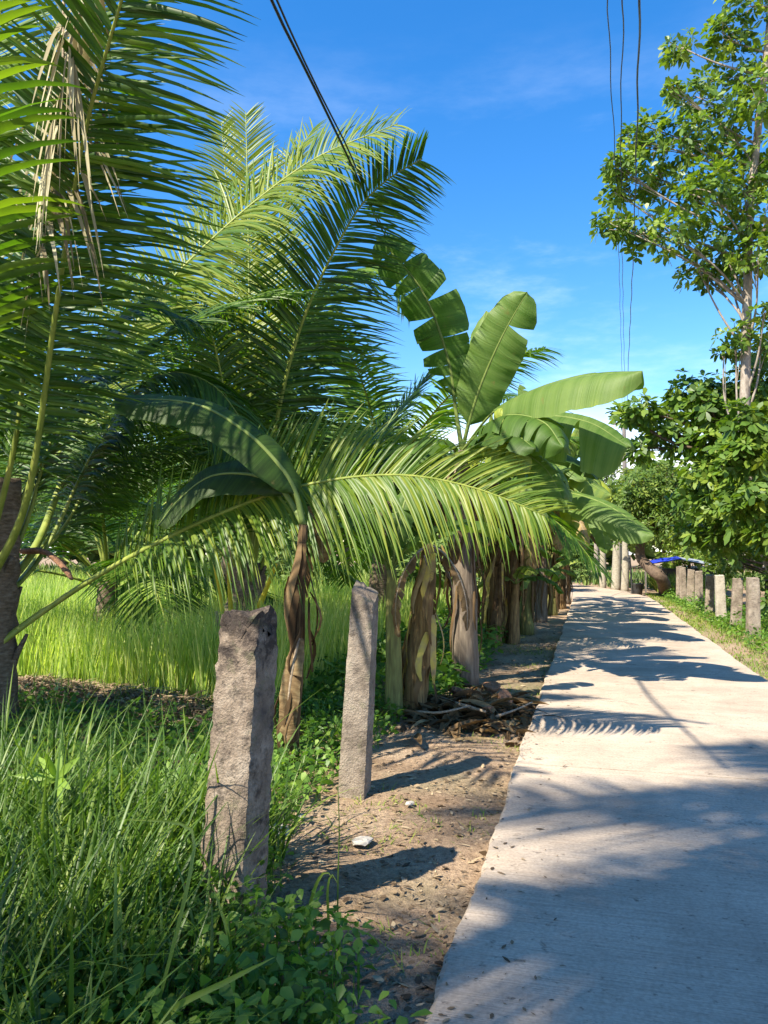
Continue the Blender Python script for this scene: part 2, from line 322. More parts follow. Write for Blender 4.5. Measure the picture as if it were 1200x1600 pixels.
# ------------------------------------------------------------------ the setting: ground, road
def ground_z(x, y):
    z = -.07 + .018 * np.sin(1.7 * x + .6 * y) * np.sin(1.1 * y - .4 * x) + .012 * np.sin(4.1 * x + 1.3) * np.sin(3.7 * y)
    bund = np.exp(-((y - (8.0 - .28 * (x + 7.5))) / .55) ** 2) * np.clip((-2.6 - x) / .8, 0, 1)
    z = z + .16 * bund
    field = np.clip((-4.2 - x - 0 * y) / 2., 0, 1) * np.clip((y - 8.6) / 1.2, 0, 1)
    return z - .12 * field
def build_ground():
    xs = np.r_[-400, -220, -120, -70, np.arange(-45, -8, .8), np.arange(-8, 6, .12), np.arange(6, 40, .9), 60, 110, 220, 400]
    ys = np.r_[-300, -120, -50, -20, np.arange(-8, 1, .5), np.arange(1, 14, .12), np.arange(14, 50, .6), 60, 90, 150, 300, 700]
    X, Y = np.meshgrid(xs, ys, indexing='ij'); Z = ground_z(X, Y) + rng.uniform(-.012, .012, X.shape)
    i, j = np.meshgrid(np.arange(len(xs) - 1), np.arange(len(ys) - 1), indexing='ij'); m = len(ys); a = i * m + j
    q = np.stack([a, a + m, a + m + 1, a + 1], -1).reshape(-1, 4)
    o = Acc().add(np.stack([X, Y, Z], -1), q).obj('ground', M['soil']); o['kind'] = 'structure'
build_ground()

def road_center(s):                                  # s metres along the road: straight, then bending left
    if s < 27: return np.array([.785, s, 0.]), np.array([0, 1., 0])
    R = 30.; a = (s - 27) / R
    return np.array([.785 - R * (1 - math.cos(a)), 27 + R * math.sin(a), 0.]), np.array([-math.sin(a), math.cos(a), 0])
def road_strip(s0, s1, half, z, thick, n, jit=0.):
    V = []
    for s in np.linspace(s0, s1, n):
        c, t = road_center(s); sd = np.array([t[1], -t[0], 0])
        for k, (hx, zz) in enumerate(((-half - .01, z - thick), (-half, z - .012), (-half + .015, z), (half - .015, z), (half, z - .012), (half + .01, z - thick))):
            p = c + sd * (hx + (.012 * math.sin(s * 1.7 + (k > 2) * 2) + .008 * math.sin(s * 5.3 + k // 3)) * (jit > 0) + (rng.uniform(-jit, jit) if k in (1, 2, 3, 4) else 0)); V.append((p[0], p[1], zz))
    q = []
    for i in range(n - 1):
        for k in range(5): a = i * 6 + k; q.append((a, a + 1, a + 7, a + 6))
    e = [(5, 4, 1, 0), (4, 3, 2, 1)]; b = (n - 1) * 6
    e += [(b + 0, b + 1, b + 4, b + 5), (b + 1, b + 2, b + 3, b + 4)]
    return Acc().add(V, q + e)
rd = road_strip(-12, 62, 1.32, -.02, .16, 60).obj('road', M['joint'], smooth=False); rd['kind'] = 'structure'
s = -12.0
while s < 60:
    road_strip(s + .011, s + 4.489, 1.345, .004 * rng.random(), .13, 60, .009).obj('concrete_slab', M['road'], rd, smooth=False); s += 4.5

# ------------------------------------------------------------------ coconut palms
LS = [0, .12, .35, .62, .85, 1]; LP = [.45, .95, 1., .8, .45, .04]
def frond(palm, P, L=.9, n=85, droop=.35, lift=.25, facing=(0, -.3, 1), start=.2, mat_='palm', wd=.045, rr=.022, tint=(.2, .8), split=False,
          name='frond', lag=.55, wind=None, rmat='rachis', missing=0.04, tipt=.0, asym=(1, 1), lift2=None, droop2=None, lod=0):
    """rachis (part) with its leaflets (sub-part). facing = the way the upper face looks."""
    if mat_ != 'palm_dead': n = int(n * (1.95 if lod or n < 30 else 2.5)); wd *= .95 if lod or n < 60 else .8; L *= 1.14
    p, ln = catmull(P, 40); T = tangents(p); tt = np.linspace(0, 1, 40)
    A = Acc(); tube(A, p, rr * (1.15 - 1.05 * tt ** .7) + .003, 6, .5, flat=.7, ref=facing)
    R = A.obj(name, M[rmat], palm)
    F = np.asarray(facing, float)
    BL = []
    for sd in (-1, 1):
        if sd < 0 and lift2 is not None: lf, dr = lift2, droop2
        else: lf, dr = lift, droop
        u = np.sort(np.clip(np.linspace(start, .995, n) + rng.normal(0, .25 / n, n), 0, 1))
        keep = rng.random(n) > missing; u = u[keep]; m = len(u)
        base = np.stack([np.interp(u, tt, p[:, k]) for k in range(3)], 1); t = nrm(np.stack([np.interp(u, tt, T[:, k]) for k in range(3)], 1))
        Sv = nrm(np.cross(t, F)) * sd; Nv = nrm(np.cross(Sv * sd, t))
        prof = np.clip(np.interp((u - start) / (1 - start), [0, .12, .4, .75, 1], [.45, .8, 1, .72, .30]), .1, 1)
        la = lag + .5 * ((u - start) / (1 - start)) ** 2 + rng.normal(0, .11, m)
        D = nrm(Sv + t * la[:, None] + Nv * (lf + rng.normal(0, .07, m))[:, None])
        Wv = nrm(t - (t * D).sum(1, keepdims=True) * D); Nn = np.cross(D, Wv) * sd
        tw = rng.normal(.35, .38, m)[:, None]; Wv = nrm(Wv * np.cos(tw) + Nn * np.sin(tw)); Nn = nrm(np.cross(Wv, D))
        LL = L * prof * np.where(rng.random(m) < .06, rng.uniform(.4, .8, m), rng.uniform(.84, 1.1, m)) * asym[0 if sd < 0 else 1]
        g = np.clip(dr * rng.uniform(.65, 1.35, m), 0, 2)
        ti = np.clip(rng.uniform(tint[0], tint[1], m) + tipt * (u - .5), 0, 1)
        side = None
        if wind is not None: side = np.tile(np.asarray(wind, float), (m, 1)) * rng.uniform(.6, 1.3, m)[:, None]
        BL.append((base, D, Wv, Nn, LL, wd * rng.uniform(.8, 1.15, m) * (.6 + .4 * prof), g, ti, side))
    if split:
        cut = np.sort(np.concatenate([b[4] for b in BL]))[::-1]; cut = cut[min(300, len(cut) - 1)]; rest = Acc()   # the 300 longest are pieces of their own
        for b in BL:
            sm = b[4] <= cut
            if sm.any(): strips(rest, *[x[sm] for x in b[:7]], LS, LP, b[7][sm], .3)
            for i in np.flatnonzero(~sm):
                a = Acc(); strips(a, *[x[i:i + 1] for x in b[:7]], LS, LP, b[7][i:i + 1], .3, None if b[8] is None else b[8][i:i + 1])
                a.obj('leaflet', M[mat_], R)
        if rest.n: rest.obj('short_leaflets', M[mat_], R, kind='stuff')
    else:
        a = Acc()
        for b in BL: strips(a, *b[:7], LS if lod == 0 else [0, .3, .7, 1], LP if lod == 0 else [.6, 1, .75, .05], b[7], .3 if lod == 0 else None, b[8])
        a.obj('leaflets', M[mat_], R, kind='stuff')
    return R
def palm_trunk(palm, p, r, m='palm_trunk'):
    p, _ = catmull(p, 26); n = len(p); t = np.linspace(0, 1, n)
    rad = np.interp(t, [0, .08, .3, 1], [1.35, 1.12, 1, .85]) * r * (1 + .05 * np.sin(np.arange(n) * 2.4))
    return tube(Acc(), p, rad, 14, .5, lump=.05).obj('trunk', M[m], palm)
def sheaths(palm, c, r, h, n, m='palm_trunk'):
    """old leaf bases clasping the crown shaft"""
    for k in range(n):
        a = k * 2.399 + .4; rr = r * (1 - .3 * k / n); z = h * (k / n)
        d = np.array([math.cos(a), math.sin(a), 0])
        b = np.asarray(c) + d * rr * .75 + np.array([0, 0, z - .18])
        p, _ = catmull([b, b + d * .05 + np.array([0, 0, .18]), b + d * .16 + np.array([0, 0, .42])], 7)
        tube(Acc(), p, np.array([.085, .085, .075, .06, .05, .04, .03]), 6, .5, flat=.5, ref=d, lump=.1).obj('leaf_base', M[m], palm)
def arc_frond(palm, c, az, el, ln, bend, **k):
    """frond rising from crown c towards azimuth az, bending over by gravity"""
    d = np.array([math.cos(az), math.sin(az), 0]); pts = []; p = np.array(c, float); e = el; n = 7
    for i in range(n):
        pts.append(p.copy()); p = p + (d * math.cos(e) + np.array([0, 0, 1]) * math.sin(e)) * ln / (n - 1); e -= bend / (n - 1)
    up = -d * math.sin(el - bend * .5) + np.array([0, 0, 1]) * max(.15, math.cos(el - bend * .5))
    return frond(palm, pts, facing=tuple(up), **k)

# --- palm at the left edge of the picture, its low frond sweeping right in front of everything
A0 = gnd(-25, 1135)
pa = thing('coconut_palm', 'short coconut palm at left edge whose low sunlit frond sweeps across the picture', 'palm', (A0[0], A0[1], -.08), 'coconut palms')
Ac = A0 + np.array([0.02, 0, .95])
palm_trunk(pa, [A0 + [0, 0, -.15], A0 + [.02, 0, .4], Ac, Ac + [.03, 0, .7], Ac + [.06, -.02, 1.35]], .25)
sheaths(pa, Ac + [0, 0, -.35], .24, 1.3, 9)
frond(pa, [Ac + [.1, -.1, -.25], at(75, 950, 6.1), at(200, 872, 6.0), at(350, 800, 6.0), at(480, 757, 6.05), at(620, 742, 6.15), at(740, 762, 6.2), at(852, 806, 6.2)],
      L=.92, n=100, droop=.8, lift=.05, lift2=.62, droop2=.25, facing=(.1, -.75, .8), start=.27, mat_='palm_sunlit', wd=.034, rr=.036, tint=(.1, .85), split=True, lag=.6, tipt=.35, asym=(1.0, .64))
frond(pa, [Ac + [0, -.12, .4], at(22, 700, 5.6), at(50, 470, 5.4), at(85, 280, 5.2), at(128, 120, 5.0), at(160, -20, 4.8), at(200, -140, 4.6)],
      L=1.0, n=84, droop=.16, lift=.1, facing=(.35, .9, .5), start=.22, wd=.042, rr=.036, tint=(.1, .7), lag=.35)
frond(pa, [Ac + [.08, -.15, .3], at(42, 780, 5.6), at(88, 480, 5.1), at(130, 220, 4.7), at(190, 0, 4.3), at(250, -190, 4.0), at(330, -340, 3.7)],
      L=.98, n=78, droop=.18, lift=.12, facing=(-.2, 1, .6), start=.26, wd=.044, rr=.034, tint=(.15, .8), lag=.25)
frond(pa, [Ac + [-.1, -.1, .5], at(-40, 640, 5.8), at(-30, 380, 5.6), at(-20, 150, 5.4), at(20, -80, 5.2)],
      L=1.15, n=74, droop=.15, lift=.15, facing=(.1, 1, .4), start=.25, wd=.046, rr=.034, tint=(.5, 1), lag=.4)
frond(pa, [Ac + [.12, 0, .3], at(58, 850, 6.6), at(110, 720, 7.3), at(210, 510, 8.0), at(330, 375, 8.3), at(480, 255, 8.5), at(622, 193, 8.6)],
      L=1.25, n=92, droop=.28, lift=.2, facing=(-.25, -1, .55), start=.3, wd=.04, rr=.05, tint=(.35, .95), lag=.35, mat_='palm_sunlit')
frond(pa, [Ac + [.12, .02, .2], at(70, 860, 6.6), at(150, 700, 7.0), at(240, 590, 7.2), at(330, 600, 7.3), at(400, 690, 7.3)],
      L=.95, n=70, droop=.7, lift=.1, start=.3, wd=.038, rr=.03, tint=(0, .5))
frond(pa, [Ac + [.1, .1, .2], at(50, 880, 6.8), at(105, 800, 7.4), at(190, 720, 8.0), at(280, 700, 8.4), at(350, 760, 8.6)],
      L=.85, n=64, droop=.6, lift=.15, start=.28, wd=.036, rr=.028, tint=(.1, .6))
for az, el, ln, bd in ((2.6, 1.1, 4.6, 1.3), (3.6, .9, 4.6, 1.4), (1.7, 1.0, 4.8, 1.3), (.9, 1.25, 5, 1.1), (5.2, 1.35, 4.6, .9), (4.2, .95, 4.4, 1.2), (4.55, .8, 4.2, 1.0), (4.85, 1.05, 4.4, 1.2)):  # the last three rise out of view, added to shade the bund
    arc_frond(pa, Ac + [0, 0, .4], az, el, ln, bd, L=.95, n=66, droop=.35, lift=.2, start=.24, wd=.042, rr=.03)
frond(pa, [at(170, -70, 4.55), at(118, 40, 4.6), at(100, 130, 4.62), at(84, 220, 4.66), at(70, 300, 4.7)],
      L=.72, n=48, droop=1.2, lift=.05, start=.1, mat_='palm_dead', wd=.042, rr=.014, tint=(.2, 1), name='dead_frond', lag=.2, rmat='stick', missing=.2)
frond(pa, [at(100, 0, 4.9), at(96, 150, 4.9), at(80, 300, 4.9), at(60, 420, 4.9)], L=.7, n=34, droop=1.3, lift=0, start=.1, mat_='palm_dead', wd=.04, rr=.012,
      tint=(.1, .9), name='dead_frond', lag=.2, rmat='stick', missing=.3)
frond(pa, [Ac + [.1, -.15, .35], np.array([-5.0, 5.35, 2.7]), np.array([-4.2, 4.4, 3.7]), np.array([-3.3, 3.3, 4.3]), np.array([-2.75, 2.55, 4.5])],
      L=.9, n=21, droop=.3, lift=.1, start=.25, wd=.062, rr=.032, tint=(.4, .95), lag=.5)
frond(pa, [Ac + [.1, 0, .3], at(40, 820, 6.2), at(90, 660, 6.4), at(150, 540, 6.6), at(215, 480, 6.8), at(300, 500, 7.0)],
      L=.95, n=72, droop=.5, lift=.15, start=.26, wd=.04, rr=.03, tint=(.05, .55))
frond(pa, [Ac + [.12, .05, .2], at(60, 870, 6.7), at(120, 790, 7.2), at(170, 640, 7.8), at(240, 560, 8.2), at(320, 560, 8.6)],
      L=.95, n=70, droop=.5, lift=.15, start=.26, wd=.04, rr=.03, tint=(.1, .7))
# dry sheath stub on the petiole
p, _ = catmull([at(35, 862, 6.4), at(70, 862, 6.3), at(98, 885, 6.2), at(112, 905, 6.1)], 8)
tube(Acc(), p, [.05, .06, .06, .055, .05, .045, .04, .02], 7, .5, flat=.5, lump=.15).obj('dry_sheath', M['husk'], pa)

# --- second palm behind the near post
B0 = gnd(352, 1040)
pb = thing('coconut_palm', 'young coconut palm with yellow leaf stalks behind the near concrete post', 'palm', (B0[0], B0[1], -.06), 'coconut palms')
Bc = at(385, 935, B0[1])
palm_trunk(pb, [B0 + [-.05, 0, -.15], B0 + [.0, 0, .35], Bc, Bc + [.03, 0, .5]], .27)
sheaths(pb, Bc + [0, 0, -.35], .25, .9, 8)
frond(pb, [Bc + [.1, -.1, .1], at(424, 700, 9.1), at(470, 510, 8.9), at(545, 350, 8.7), at(600, 285, 8.6), at(660, 248, 8.5)],
      L=1.22, n=90, droop=.25, lift=.06, facing=(-.35, .9, .5), start=.18, wd=.045, rr=.04, tint=(.05, .65), split=True, lag=.38)
frond(pb, [Bc + [.0, .1, .2], at(392, 640, 9.6), at(389, 430, 9.9), at(386, 260, 10.2), at(384, 175, 10.4)],
      L=1.0, n=60, droop=.1, lift=.25, facing=(.3, -.9, .4), start=.25, wd=.04, rr=.035, tint=(.6, 1), lag=.5, mat_='palm_sunlit')
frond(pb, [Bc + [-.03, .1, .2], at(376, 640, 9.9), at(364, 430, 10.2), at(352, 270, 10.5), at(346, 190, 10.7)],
      L=.95, n=56, droop=.15, lift=.25, facing=(.2, -.9, .4), start=.25, wd=.04, rr=.033, tint=(.55, 1), lag=.55, mat_='palm_sunlit')
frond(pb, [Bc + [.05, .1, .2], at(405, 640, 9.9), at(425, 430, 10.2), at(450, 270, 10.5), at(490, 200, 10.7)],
      L=1.0, n=56, droop=.2, lift=.25, facing=(-.3, -.9, .4), start=.25, wd=.04, rr=.033, tint=(.45, .95), lag=.5, mat_='palm_sunlit')
frond(pb, [Bc + [-.1, 0, .2], at(340, 740, 9.2), at(305, 600, 9.2), at(262, 480, 9.2), at(205, 440, 9.2), at(140, 480, 9.2)],
      L=1.05, n=72, droop=.55, lift=.1, start=.2, wd=.042, rr=.032, tint=(0, .5))
frond(pb, [Bc + [-.1, 0, .1], at(345, 780, 9.5), at(300, 690, 9.8), at(250, 660, 10), at(180, 690, 10), at(120, 770, 10)],
      L=.95, n=64, droop=.55, lift=.15, start=.2, wd=.04, rr=.03, tint=(.1, .6))
frond(pb, [Bc + [.1, .05, .1], at(440, 790, 9.8), at(500, 735, 10.2), at(580, 690, 10.5), at(650, 610, 10.8), at(720, 540, 11)],
      L=1.0, n=72, droop=.2, lift=.2, facing=(-.5, -.4, 1), start=.2, wd=.042, rr=.034, tint=(.1, .6))
frond(pb, [Bc + [.1, 0, .2], at(410, 760, 9.6), at(450, 560, 10), at(520, 450, 10.4), at(600, 420, 10.6), at(640, 470, 10.6)],
      L=1.0, n=70, droop=.5, lift=.2, start=.25, wd=.042, rr=.03, tint=(.4, .9))
for az, el, ln, bd in ((2.2, 1.1, 4.6, 1.5), (3.0, .8, 4.2, 1.3), (1.2, 1.2, 4.8, 1.4), (.5, .7, 3.8, 1.2)):
    arc_frond(pb, Bc + [0, 0, .2], az, el, ln, bd, L=.95, n=60, droop=.4, lift=.2, start=.22, wd=.04, rr=.03, tint=(.1, .7))
frond(pb, [Bc + [-.05, -.1, .15], at(372, 760, 8.8), at(352, 620, 8.5), at(322, 500, 8.3), at(270, 430, 8.1), at(200, 420, 8.0)],
      L=1.0, n=72, droop=.45, lift=.15, start=.2, wd=.042, rr=.032, tint=(.1, .6))
frond(pb, [Bc + [.1, -.05, .15], at(412, 770, 9.4), at(440, 610, 9.5), at(480, 480, 9.6), at(540, 430, 9.7), at(590, 450, 9.8)],
      L=1.0, n=72, droop=.35, lift=.15, start=.22, wd=.042, rr=.032, tint=(.1, .6))
for (x0, y0, x1, y1) in ((352, 985, 333, 868), (362, 975, 356, 880), (404, 950, 432, 880)):
    p, _ = catmull([at(x0, y0, 9.0), at((x0 + x1) / 2, (y0 + y1) / 2, 8.95), at(x1, y1, 8.9)], 8)
    tube(Acc(), p, np.linspace(.045, .022, 8), 6, .5, flat=.6).obj('leaf_stalk', M['petiole_yellow'], pb)
p, _ = catmull([at(345, 1040, 8.9), at(343, 1000, 8.9), at(338, 955, 8.9)], 6)
tube(Acc(), p, np.linspace(.05, .03, 6), 6, .5, flat=.6).obj('leaf_stalk', M['stick'], pb)

# --- palms further back
def reseed(k):
    global rng
    rng = np.random.default_rng(k)
def back_palm(x, y, h, label, n, ln, tall=False, r=.2, tint=(.2, .8), L=1.0, el=(.2, 1.4)):
    reseed(int(abs(x * 100 + y * 7)))
    o = thing('coconut_palm', label, 'palm', (x, y, -.08), 'coconut palms')
    c = np.array([x + .15, y, h])
    palm_trunk(o, [(x, y, -.2), (x + .02, y, h * .35), (x + .12, y, h * .75), c + [0, 0, .3]], r, 'palm_tall' if tall else 'palm_trunk')
    for k in range(n):
        az = k * 2.399 + x; e = el[1] - (el[1] - el[0]) * (k / n) ** .9
        arc_frond(o, c + [0, 0, .15], az, e, ln * rng.uniform(.88, 1.08), rng.uniform(1.1, 1.6), L=L, n=54, droop=.4, lift=.2, start=.22, wd=.048, rr=.034, tint=tint, lod=1)
    return o
back_palm(-8.3, 11.8, .8, 'coconut palm standing in the rice behind the left-edge palm', 15, 4.8, tint=(.1, .6))
back_palm(-4.0, 14.5, 2.3, 'coconut palm behind the upright banana leaves, partly hidden by their stems', 14, 4.8, tint=(.2, .8))
back_palm(-9.5, 19.0, 2.2, 'distant small coconut palm beyond the rice field at left', 11, 4.2, tint=(.3, .9))
# tall palms that stand behind the photographer and throw the broad shadow across the road; the last three are added for more shade
back_palm(-3.3, -4.7, 12.0, 'tall coconut palm whose crown shades the near road', 34, 4.2, True, .19, el=(-.7, 1.3), L=1.1)
back_palm(-1.4, -2.7, 9.6, 'lower unseen coconut palm added behind the photographer to thicken the road shade', 28, 3.9, True, .18, el=(-.6, 1.3), L=1.1)
back_palm(-8.9, -5.8, 9.0, 'slender unseen coconut palm added left behind the photographer to dapple the near grass', 15, 3.0, True, .15, el=(-.6, 1.2), L=.75)

back_palm(-1.0, -6.6, 10.6, 'unseen coconut palm added at the right behind the photographer to shade the near road', 17, 4.0, True, .18, el=(-.6, 1.3), L=1.1)
reseed(11)
# ------------------------------------------------------------------ bananas
def blade(P, half, facing, arch=.25, tears=.3, wave=.25, tint=.5, hang=.2, start=.12, dry=False, cut=None, n=44):
    """banana leaf blade: two halves of cross strips with torn gaps, plus midrib"""
    p, ln = catmull(P, n); T = tangents(p); F = np.asarray(facing, float); tt = np.linspace(0, 1, n)
    Sv = nrm(np.cross(T, F)); Nv = nrm(np.cross(Sv, T))
    u = (tt - start) / (1 - start)
    prof = np.interp(u, [0, .06, .2, .55, .85, .95, 1], [.03, .5, .85, 1, .78, .45, .05])
    if cut: prof = np.where(u > cut, 0.02, prof)
    A = Acc(); M_ = 7
    for sd in (-1, 1):
        ph = rng.uniform(0, 6); pieces = []; i0 = np.argmax(u >= 0); cur = [i0]
        for i in range(i0 + 1, n):
            cur.append(i)
            if rng.random() < tears * .5 and len(cur) > 2 and i < n - 3: pieces.append(cur); cur = [i]
        pieces.append(cur)
        for pc in pieces:
            if len(pc) < 2: continue
            dz = rng.uniform(.4, 1.6); rot = rng.normal(0, .12 if tears else .03); sh = rng.uniform(.82, 1.0) if tears > .2 else 1
            rows = []; er = rng.random(2)
            for k, i in enumerate(pc):
                edge = (k == 0 or k == len(pc) - 1) and tears > 0
                v = np.linspace(0, 1, M_); wv = half * prof[i] * sh
                lat = v * wv * (1 - .07 * er[int(k > 0)] * edge * v)
                wob = wave * half * .35 * v ** 2 * (math.sin(i * .9 + ph) + .6 * math.sin(i * 2.3 + ph * 2))
                pt = p[i] + np.outer(lat, Sv[i] * sd) + np.outer(half * arch * (v * 1.1 - v ** 2 * 1.7) + wob * .5, Nv[i]) + np.outer(lat * (rot + .18 * v), T[i])
                pt[:, 2] -= hang * dz * lat * v
                if edge: pt += np.outer(v ** 1.5, T[i]) * (-.05 if k else .05) * rng.uniform(.05, 1) ** 2 * half / .3
                rows.append(pt)
            V = np.array(rows); K = len(rows); a, b = np.meshgrid(np.arange(K - 1), np.arange(M_ - 1), indexing='ij'); o = a * M_ + b
            q = np.stack([o, o + 1, o + M_ + 1, o + M_], -1).reshape(-1, 4)
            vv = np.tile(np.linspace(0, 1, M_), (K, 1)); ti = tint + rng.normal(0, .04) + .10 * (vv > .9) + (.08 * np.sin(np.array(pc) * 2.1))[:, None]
            A.add(V, q, None, np.clip(ti, 0, 1), (np.array(pc)[:, None] / n * ln + .04 * vv + 1).repeat(1, 0))
    R = tube(Acc(), p, np.interp(tt, [0, .15, 1], [1, .8, .12]) * .026 * (ln / 2) ** .5 + .002, 6, .5, flat=.6, ref=F)
    return A, R
def banana_leaf(plant, P, half, facing, dry=False, m=None, name='leaf', **k):
    A, R = blade(P, half, facing, **k)
    o = A.obj('dry_leaf' if dry else name, M[m or ('dry' if dry else 'banana')], plant)
    R.obj('midrib', M['stick' if dry else 'banana_rib'], o); return o
def stem(plant, p, r, m, tint=.5):
    p, ln = catmull(p, 18); t = np.linspace(0, 1, 18)
    return tube(Acc(), p, r * np.interp(t, [0, .1, .6, 1], [1.2, 1.05, .85, .55]), 12, tint, lump=.07).obj('pseudostem', M[m], plant)
def dry_strips(plant, c0, c1, r, n, ln=(.3, .8), tint=(.1, .9)):
    """papery dead sheaths peeling down along the stem, each its own piece"""
    c0 = np.asarray(c0, float); c1 = np.asarray(c1, float)
    for k in range(n):
        u = rng.uniform(.25, 1); c = c0 + (c1 - c0) * u; a = rng.uniform(0, 2 * PI); d = np.array([math.cos(a), math.sin(a), 0])
        L = min(rng.uniform(*ln), c[2] * .95); K = 7; t = np.linspace(0, 1, K); W = np.cross(d, [0, 0, 1.]); wd = rng.uniform(.025, .10)
        out = r * 1.02 + .02 + .07 * np.sin(t * PI * rng.uniform(.6, 1.1)) * rng.uniform(.3, 1.5)
        p = c + d * out[:, None]; p[:, 2] -= t * L; p += W * (.05 * np.sin(t * 4 + a))[:, None]
        pr = wd * np.interp(t, [0, .2, .7, 1], [.5, 1, .9, .25]) * rng.uniform(.8, 1.2, K)
        V = np.stack([p - W * pr[:, None] * .5, p + d * .012, p + W * pr[:, None] * .5], 1)
        a_, b_ = np.meshgrid(np.arange(K - 1), np.arange(2), indexing='ij'); o = a_ * 3 + b_
        q = np.stack([o, o + 1, o + 4, o + 3], -1).reshape(-1, 4)
        Acc().add(V, q, None, rng.uniform(*tint)).obj('dry_sheath', M['dry'], plant)
def rand_leaves(plant, c, n, ln, half, az0=0, el=(.2, 1.3), tint=(.25, .75), tears=.6, span=2 * PI, dryn=0):
    for k in range(n + dryn):
        dry = k >= n; az = az0 + (k * 2.399) % span; e = rng.uniform(*el) if not dry else rng.uniform(-1.1, -.1)
        L = ln * rng.uniform(.75, 1.1) * (.8 if dry else 1); bend = rng.uniform(1.0, 1.9) if not dry else rng.uniform(1.2, 1.8)
        d = np.array([math.cos(az), math.sin(az), 0]); p = np.array(c, float); pts = []; ee = e
        for i in range(6):
            pts.append(p.copy()); p = p + (d * math.cos(ee) + np.array([0, 0, 1]) * math.sin(ee)) * L / 5; ee -= bend / 5
        up = -d * math.sin(e - bend * .5) + np.array([0, 0, 1]) * max(.25, math.cos(e - bend * .5))
        banana_leaf(plant, pts, half * rng.uniform(.8, 1.1) * (.38 if dry else 1), tuple(up), dry, arch=.25, tears=.95 if dry else tears, wave=.9 if dry else .25,
                    tint=rng.uniform(.05, .6) if dry else rng.uniform(*tint), hang=.9 if dry else .35, n=30)
BG = 'banana plants in the row beside the road'
def banana(px, py, label, top, r, m, tint=.5):
    b = gnd(px, py); o = thing('banana_plant', label, 'banana plant', (b[0], b[1], -.06), BG)
    t = at(top[0], top[1], b[1]); mid = (b + t) / 2
    stem(o, [b + [0, 0, -.12], b * .6 + t * .4 + [.01, 0, 0], b * .25 + t * .75, t], r, m, tint); return o, b, t

# nearest: brown stem between the two concrete posts, with two leaves to the left, their shade put into a dark tint
o, b, t = banana(452, 1180, 'slim brown banana stem between the two concrete posts with shaded leaves above', (474, 820), .066, 'drystem', .25)
dry_strips(o, b, t, .062, 14, (.4, .9), (0, .5)); yy = b[1]
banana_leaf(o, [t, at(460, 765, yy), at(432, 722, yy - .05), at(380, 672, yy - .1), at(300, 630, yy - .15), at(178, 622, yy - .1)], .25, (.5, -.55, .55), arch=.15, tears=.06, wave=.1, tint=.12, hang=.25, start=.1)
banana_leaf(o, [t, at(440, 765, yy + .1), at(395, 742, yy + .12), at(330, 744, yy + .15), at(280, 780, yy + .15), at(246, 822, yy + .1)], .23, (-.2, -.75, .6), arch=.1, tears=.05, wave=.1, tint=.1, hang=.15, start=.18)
banana_leaf(o, [t + [0, 0, -.1], at(480, 800, yy + .2), at(500, 830, yy + .3), at(505, 880, yy + .35)], .1, (0, -1, .3), True, tears=.5, tint=.5)
banana_leaf(o, [at(470, 985, yy), at(462, 1020, yy - .08), at(452, 1080, yy - .12), at(447, 1165, yy - .1)], .085, (0, -1, .1), True, tears=.1, wave=.4, tint=.5, start=.02)

o, b, t = banana(615, 1110, 'young green banana stem just right of the pointed concrete post', (612, 890), .09, 'pseudostem', .55)
yy = b[1]
banana_leaf(o, [t + [0, 0, -.1], at(596, 860, yy), at(580, 815, yy - .1), at(560, 800, yy - .2), at(530, 830, yy - .3)], .13, (-.3, -.5, .8), tint=.55, tears=.2)
banana_leaf(o, [t + [0, 0, -.1], at(622, 830, yy), at(640, 770, yy + .1), at(680, 760, yy + .2), at(720, 790, yy + .2)], .15, (.2, -.6, .7), tint=.5, tears=.3)
rand_leaves(o, t, 3, 1.1, .16, 1.2, tint=(.35, .75))

o, b, t = banana(646, 1105, 'banana stem wrapped in peeling brown sheaths with a yellow patch at the top', (670, 850), .125, 'drystem', .6)
dry_strips(o, b, t, .11, 26, (.35, .9), (.2, 1)); yy = b[1]
rand_leaves(o, t, 2, 1.4, .2, .8, tint=(.3, .6), dryn=4)
banana_leaf(o, [at(663, 868, yy - .1), at(668, 890, yy - .16), at(669, 915, yy - .16)], .06, (0, -1, .1), True, tears=0, tint=1., start=0.02)

# the tall one: grey stem, large upright leaves against the sky
o, b, t = banana(727, 1060, 'tall grey banana stem carrying the large upright leaves against the sky', (722, 705), .165, 'greystem', .5)
dry_strips(o, b, t, .14, 26, (.4, 1.0), (0, .6)); yy = b[1]
K = dict(start=.22)
banana_leaf(o, [t, at(712, 640, yy), at(700, 560, yy - .1), at(660, 455, yy - .3), at(588, 368, yy - .5)], .42, (-.25, -1, .25), arch=.28, tears=.75, wave=.45, tint=.4, hang=.1, **K)
banana_leaf(o, [t, at(733, 660, yy - .1), at(752, 600, yy - .2), at(785, 525, yy - .35), at(824, 456, yy - .5)], .35, (.1, -1, .15), arch=.22, tears=.03, wave=.4, tint=.55, hang=.06, start=.16)
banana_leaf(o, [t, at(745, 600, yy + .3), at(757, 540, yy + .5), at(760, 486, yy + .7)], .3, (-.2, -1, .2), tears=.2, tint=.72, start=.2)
banana_leaf(o, [t, at(770, 645, yy - .4), at(835, 610, yy - .8), at(915, 588, yy - 1.2), at(1004, 583, yy - 1.6)], .34, (-.15, -.42, 1), arch=.42, tears=.06, wave=.15, tint=.66, hang=.42, start=.26)
banana_leaf(o, [t, at(770, 672, yy - .1), at(840, 650, yy - .2), at(920, 660, yy - .3), at(985, 700, yy - .4)], .42, (-.1, -.65, .9), arch=.35, tears=.22, wave=.2, tint=.5, hang=.55, start=.24)
